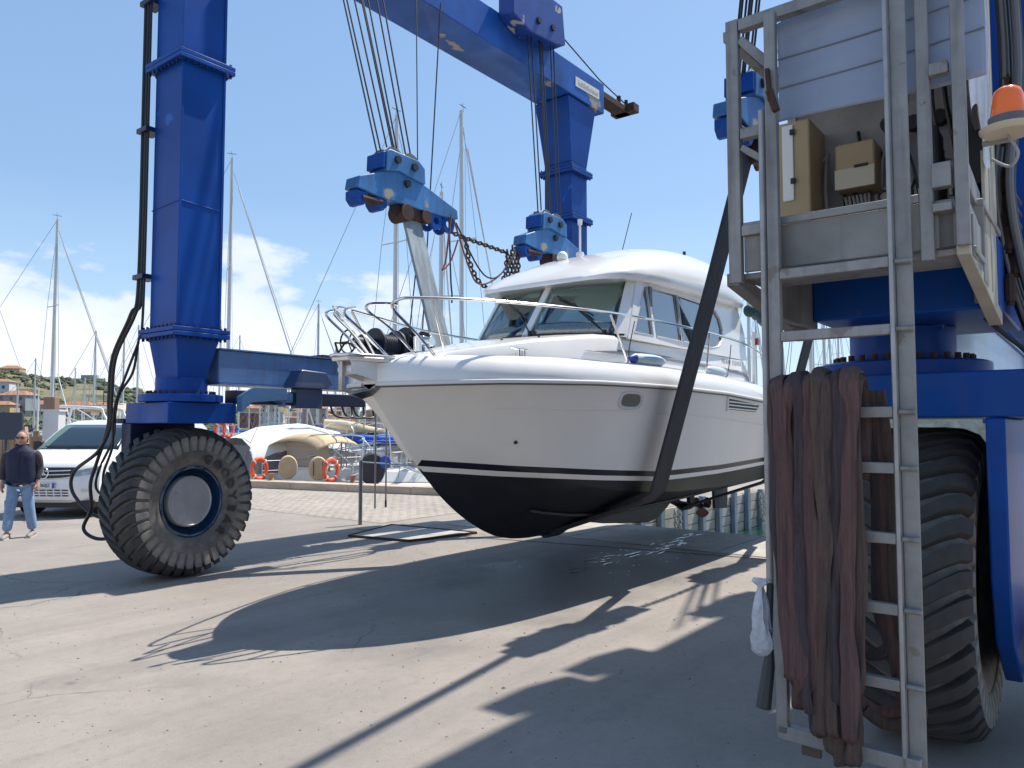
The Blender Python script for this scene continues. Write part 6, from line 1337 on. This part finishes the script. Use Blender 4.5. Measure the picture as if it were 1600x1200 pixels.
# left background: timber palisade, leaning post, arches, canopies
WD = mat('weathered_timber', (.30, .21, .14), .85, var=.25, vscale=6, streak=(1, 1, .15), bump=.4, bscale=30)
tf = thing('timber_palisade', 'brown timber palisade of upright boards behind the man', 'palisade', world=wat(40, 700, 27)); tf.location.z = 0
for i in range(11):
    h_ = 1.62 + .12 * math.sin(i * 2.3); x = -1.0 + i * .21
    MB().box(x, x + .19, -.03 + .01 * (i % 2), .02 + .01 * (i % 2), -.5, h_ - .02 * i).build('board', WD, tf, bevel=.006)
o = MB().bar((0, 0, 0), (-.2, 0, 1.75), .16).build('timber_post', mat('pale_timber', (.48, .33, .2), .8, var=.2, vscale=5), None); v = wat(46, 700, 25); o.location = (v.x, v.y, 0); tag(o, 'pale leaning timber post just right of the man', 'post')
o = MB().box(-.25, .25, -.2, .2, 0, 1.3).box(-.3, .3, -.25, .25, 1.3, 1.36).build('meter_cabinet', mat('white_cabinet', (.66, .66, .66), .5), None); v = wat(84, 680, 25); o.location = (v.x, v.y, .95); tag(o, 'white cabinet standing above the left end of the van roof', 'cabinet')
o = MB().box(-.2, .2, -.15, .15, 0, .8).build('brown_crate', mat('brown_box', (.28, .17, .12), .7), None, bevel=.02); v = wat(80, 645, 27); o.location = (v.x, v.y, 2.0); tag(o, 'brown box seen above the white cabinet beside the tall mast', 'box')
o = MB().box(-.5, .5, -.05, .05, 0, .85).cyl((0, .0, -2), (0, 0, 0), .04).build('notice_board', mat('dark_navy_board', (.03, .04, .07), .5), None, bevel=.01); v = wat(10, 672, 24); o.location = (v.x, v.y, v.z - .3); tag(o, 'dark blue board on a pole at the left picture edge behind the man', 'board')
for (px, Y, m_, lab) in ((8, 30, BW, 'white boat bow showing at the far left behind the man'), (64, 33, BW, 'small white boat with raked screen between the man and the van')):
    c_ = cruiser(px, Y, ROT - .4, 7.5, 2.7, lab, F=1.5)
for (px, Y, w_, lab) in ((118, 31, 2.6, 'white tubular radar arch above the van roof'),):
    v = wat(px, 650, Y); t = thing('radar_arch', lab, 'arch', world=(v.x, v.y, 1.4), rot=-.2)
    for yy in (0, 1.2): MB().tube(smooth_path([(-w_ / 2 - .2, yy, 0), (-w_ / 2, yy, .9), (-w_ / 2 + .3, yy, 1.15), (w_ / 2 - .3, yy, 1.1), (w_ / 2, yy, .85), (w_ / 2 + .5, yy, 0)], 5), .05, 8).build('arch_tube', WHITE, t)
    MB().bar((-w_ / 2, 0, .9), (w_ / 2 + .8, 1, 0), .04).bar((0, 0, 1.1), (1.5, .5, .1), .04).build('strut', WHITE, t)
for (px, py, Y, w_, m_, lab) in ((158, 632, 34, 2.3, TANC, 'tan boat canopy above the van roof left of the hoses'), (182, 630, 36, 1.8, mat('white_canopy', (.7, .7, .7), .7), 'white boat canopy partly behind the black hoses')):
    v = wat(px, py, Y); t = thing('boat_canopy', lab, 'canopy', world=(v.x, v.y, v.z - .3), rot=-.3)
    MB().loft([[(w_ / 2 * math.sin(a), yy, .5 * math.cos(a) - .2) for a in [-1.2 + 2.4 * i / 10 for i in range(11)]] for yy in (0, .8, 1.8)], False, False).build('cloth', m_, t).modifiers.new('t', 'SOLIDIFY').thickness = .02
    for xx in (-w_ / 2 + .1, w_ / 2 - .1): MB().cyl((xx, 0, 0), (xx, 0, -2.2), .03, seg=6).build('pole', WHITE, t)
for (px, top, Y, lean, lab) in ((58, 606, 30, 0, 'thin white antenna pole above the palisade'), (118, 583, 34, .9, 'thin leaning aerial crossing the hill above the van'), (160, 590, 40, 0, 'dark thin lamp pole on the hill slope above the van')):
    a = wat(px, 690, Y); b = wat(px, top, Y); o = MB().cyl((0, 0, 0), (-lean, 0, b.z - a.z), .04, .02, seg=6).build('antenna_pole', WHITE if Y < 38 else NAVY, None); o.location = a; tag(o, lab, 'pole')
# boats and breakwater seen past the near wheel
bwk = MB(); bwk.box(27, 95, 62, 68, -2, 2.5); single(bwk, 'breakwater', WALLC, 'grey concrete breakwater wall seen above the near wheel', 'breakwater', base=(60, 62, 0), local=False, bevel=.05)
for i, px in enumerate((1366, 1384, 1402, 1385)):
    cruiser(px, 50 + i * 2, ROT + .8, 6, 2.2, ['small white boat below the breakwater, leftmost of three seen over the near wheel', 'small white boat in the middle below the breakwater over the near wheel', 'small white boat under the ladder rail below the breakwater', 'small boat half hidden behind the others below the breakwater'][i], F=1.1)

# ================================================================== HILL AND TOWN
def hill_z(px, Y):
    ridge = interp([(-400, 60), (-60, 68), (0, 64), (60, 58), (150, 54), (230, 40), (330, 26), (420, 21), (600, 19), (800, 17), (1100, 14), (1700, 12)], px)
    t = max(0, min(1, (Y - 380) / 520)); s_ = t * t * (3 - 2 * t)
    return -1 + ridge * s_ + 3.2 * s_ * noise.noise(Vector((px * .02, Y * .006, 0))) + (2.2 * noise.noise(Vector((px * .09, Y * .03, 2))) * s_)
mb = MB(); rows = []
for j in range(40):
    Y = 360 + j * 20; rows.append([(wat(px, 600, Y).x, Y, hill_z(px, Y)) for px in range(-500, 2200, 18)])
mb.loft(rows, False, False)
HILL = mat('hillside_grass', (.085, .105, .04), .95, col2=(.21, .17, .10), vscale=.012, detail=10, spots=(.05, .07, .03), sscale=.03, sthr=.52)
single(mb, 'hill', HILL, None, None, kind='structure', local=False)
# scrub and trees on the slope
rnd = random.Random(77); ico = bmesh.new(); bmesh.ops.create_icosphere(ico, subdivisions=1, radius=1); iv = [v.co.copy() for v in ico.verts]; iff = [tuple(v.index for v in f.verts) for f in ico.faces]; ico.free()
mbs = MB()
for k in range(5200):
    px = rnd.uniform(-150, 760) if k % 4 else rnd.uniform(700, 1700); Y = rnd.uniform(420, 930)
    z = hill_z(px, Y); r_ = rnd.uniform(.8, 2.6) * (1.2 if px < 300 else 1); c = Vector((wat(px, 600, Y).x, Y, z + r_ * .35))
    if noise.noise(Vector((px * .012, Y * .01, 9))) < -.12: continue
    m_ = rnd.randint(0, 3); q = [c + Vector((v.x * r_ * rnd.uniform(.7, 1.5), v.y * r_, v.z * r_ * rnd.uniform(.6, 1.1))) for v in iv]; mbs.add(q, iff, m_)
o = mbs.build('hillside_scrub', [mat('scrub_a', (.065, .085, .04), .9), mat('scrub_b', (.09, .105, .05), .9), mat('scrub_c', (.13, .12, .07), .9), mat('scrub_d', (.045, .062, .038), .9)], None, smooth=False)  # greens muted: a little distance haze is put into the colours
tag(o, 'bushes and trees covering the hillside', kind='stuff')
ROOF = mat('terracotta_roof', (.33, .165, .10), .85, var=.2, vscale=.5); WN = mat('far_window', (.05, .06, .07), .3)
HC = [mat('house_cream', (.50, .44, .34), .85), mat('house_pink', (.48, .30, .24), .85), mat('house_white', (.62, .60, .56), .85), mat('house_ochre', (.48, .34, .18), .85), mat('house_grey', (.30, .31, .33), .85), mat('house_red', (.30, .12, .09), .85)]
def house(px, Y, w, d, h_, wall, label, group=None, roof=True, z=None, rot=None):
    v = wat(px, 600, Y); z = hill_z(px, Y) - 1 if z is None else z
    t = thing('house', label, 'house', world=(v.x, Y, z), rot=rnd.uniform(-.4, .4) if rot is None else rot, group=group)
    b = MB().box(-w / 2, w / 2, -d / 2, d / 2, 0, h_).build('wall', wall, t, smooth=False)
    if roof:
        MB().add([(-w / 2 - .5, -d / 2 - .5, h_), (w / 2 + .5, -d / 2 - .5, h_), (w / 2 + .5, d / 2 + .5, h_), (-w / 2 - .5, d / 2 + .5, h_), (-w / 4, 0, h_ + w * .16), (w / 4, 0, h_ + w * .16)], [(0, 1, 5, 4), (2, 3, 4, 5), (1, 2, 5), (3, 0, 4), (3, 2, 1, 0)]).build('roof', ROOF, t, smooth=False)
    else: MB().box(-w / 2 - .2, w / 2 + .2, -d / 2 - .2, d / 2 + .2, h_, h_ + .5).build('roof', HC[2], t, smooth=False)
    first = None
    for fl in range(max(1, int(h_ / 3))):
        for k in range(max(2, int(w / 3.2))):
            x = -w / 2 + (k + .5) * w / max(2, int(w / 3.2)); zz = 1.0 + fl * 3
            if first is None: first = MB().box(-.55, .55, -.06, .02, 0, 1.4).build('window', WN, t, smooth=False); q = first
            else: q = first.copy(); C.objects.link(q); q.parent = t
            q.location = (x, -d / 2, zz)
    return t
house(18, 900, 24, 14, 9, HC[3], 'ochre villa with a shallow roof crowning the hill at far left', z=61, roof=True, rot=.1)
house(14, 880, 26, 12, 13, HC[5], 'dark red building below the ochre villa on the hilltop', z=49, roof=False, rot=.1)
house(42, 880, 22, 12, 11, HC[1], 'brownish pink block beside the dark red building on the hilltop', z=49, roof=False, rot=0)
fw = thing('fortress_wall', 'long grey fortress wall along the hilltop left of the tall mast and beyond', 'fortress', world=(wat(100, 600, 910).x, 910, 51)); 
MB().box(-38, 0, -3, 3, 0, 9).box(0, 48, -3, 3, -1, 8).build('wall', HC[4], fw, smooth=False); MB().box(22, 40, -4, 2, 8, 12).build('keep', HC[4], fw, smooth=False)
for i in range(8): MB().box(-36 + i * 10, -34.5 + i * 10, -3.6, -3.01, 0, 8).build('buttress', HC[4], fw, smooth=False)
house(2, 330, 9, 7, 7, HC[2], 'white house with a red roof at the far left foot of the hill', z=14, rot=.2)
house(30, 300, 12, 8, 6, HC[4], 'grey house with an orange hipped roof at the foot of the hill', z=8, rot=-.1)
house(5, 290, 9, 7, 5, HC[3], 'low ochre house left of the grey house at the foot of the hill', z=5, rot=.1)
house(60, 320, 11, 7, 5, HC[0], 'low cream house right of the grey house behind the tall mast', z=6, rot=.1)
house(125, 420, 18, 9, 5, HC[1], 'long pinkish house at the foot of the slope above the van', z=8, rot=0)
house(165, 430, 16, 9, 5, HC[2], 'long pale house on the slope right of the pinkish one', z=8, rot=0)
HL = 'small house in the hillside town behind the far marina'
for k in range(62):
    px = rnd.uniform(375, 660) if k < 44 else rnd.uniform(660, 1400); Y = rnd.uniform(330, 640)
    ci = rnd.choice((0, 0, 1, 1, 2, 3, 5)); rf_ = rnd.random() < .75; hh_ = rnd.choice((5, 7, 9, 11))
    house(px, Y, rnd.uniform(7, 13), rnd.uniform(6, 9), hh_, HC[ci], ('tall ' if hh_ > 8 else 'low ') + ('cream', 'pink', 'white', 'ochre', 'grey', 'dark red')[ci] + ' house with ' + ('terracotta' if rf_ else 'flat pale') + ' roof, distant town ' + ('left of the bow' if px < 560 else 'behind the bow' if px < 700 else 'beyond the motor boat'), 'houses of the hillside town', roof=rf_, z=max(-1, hill_z(px, Y) - 1) + rnd.uniform(0, 6) * (Y - 300) / 400)
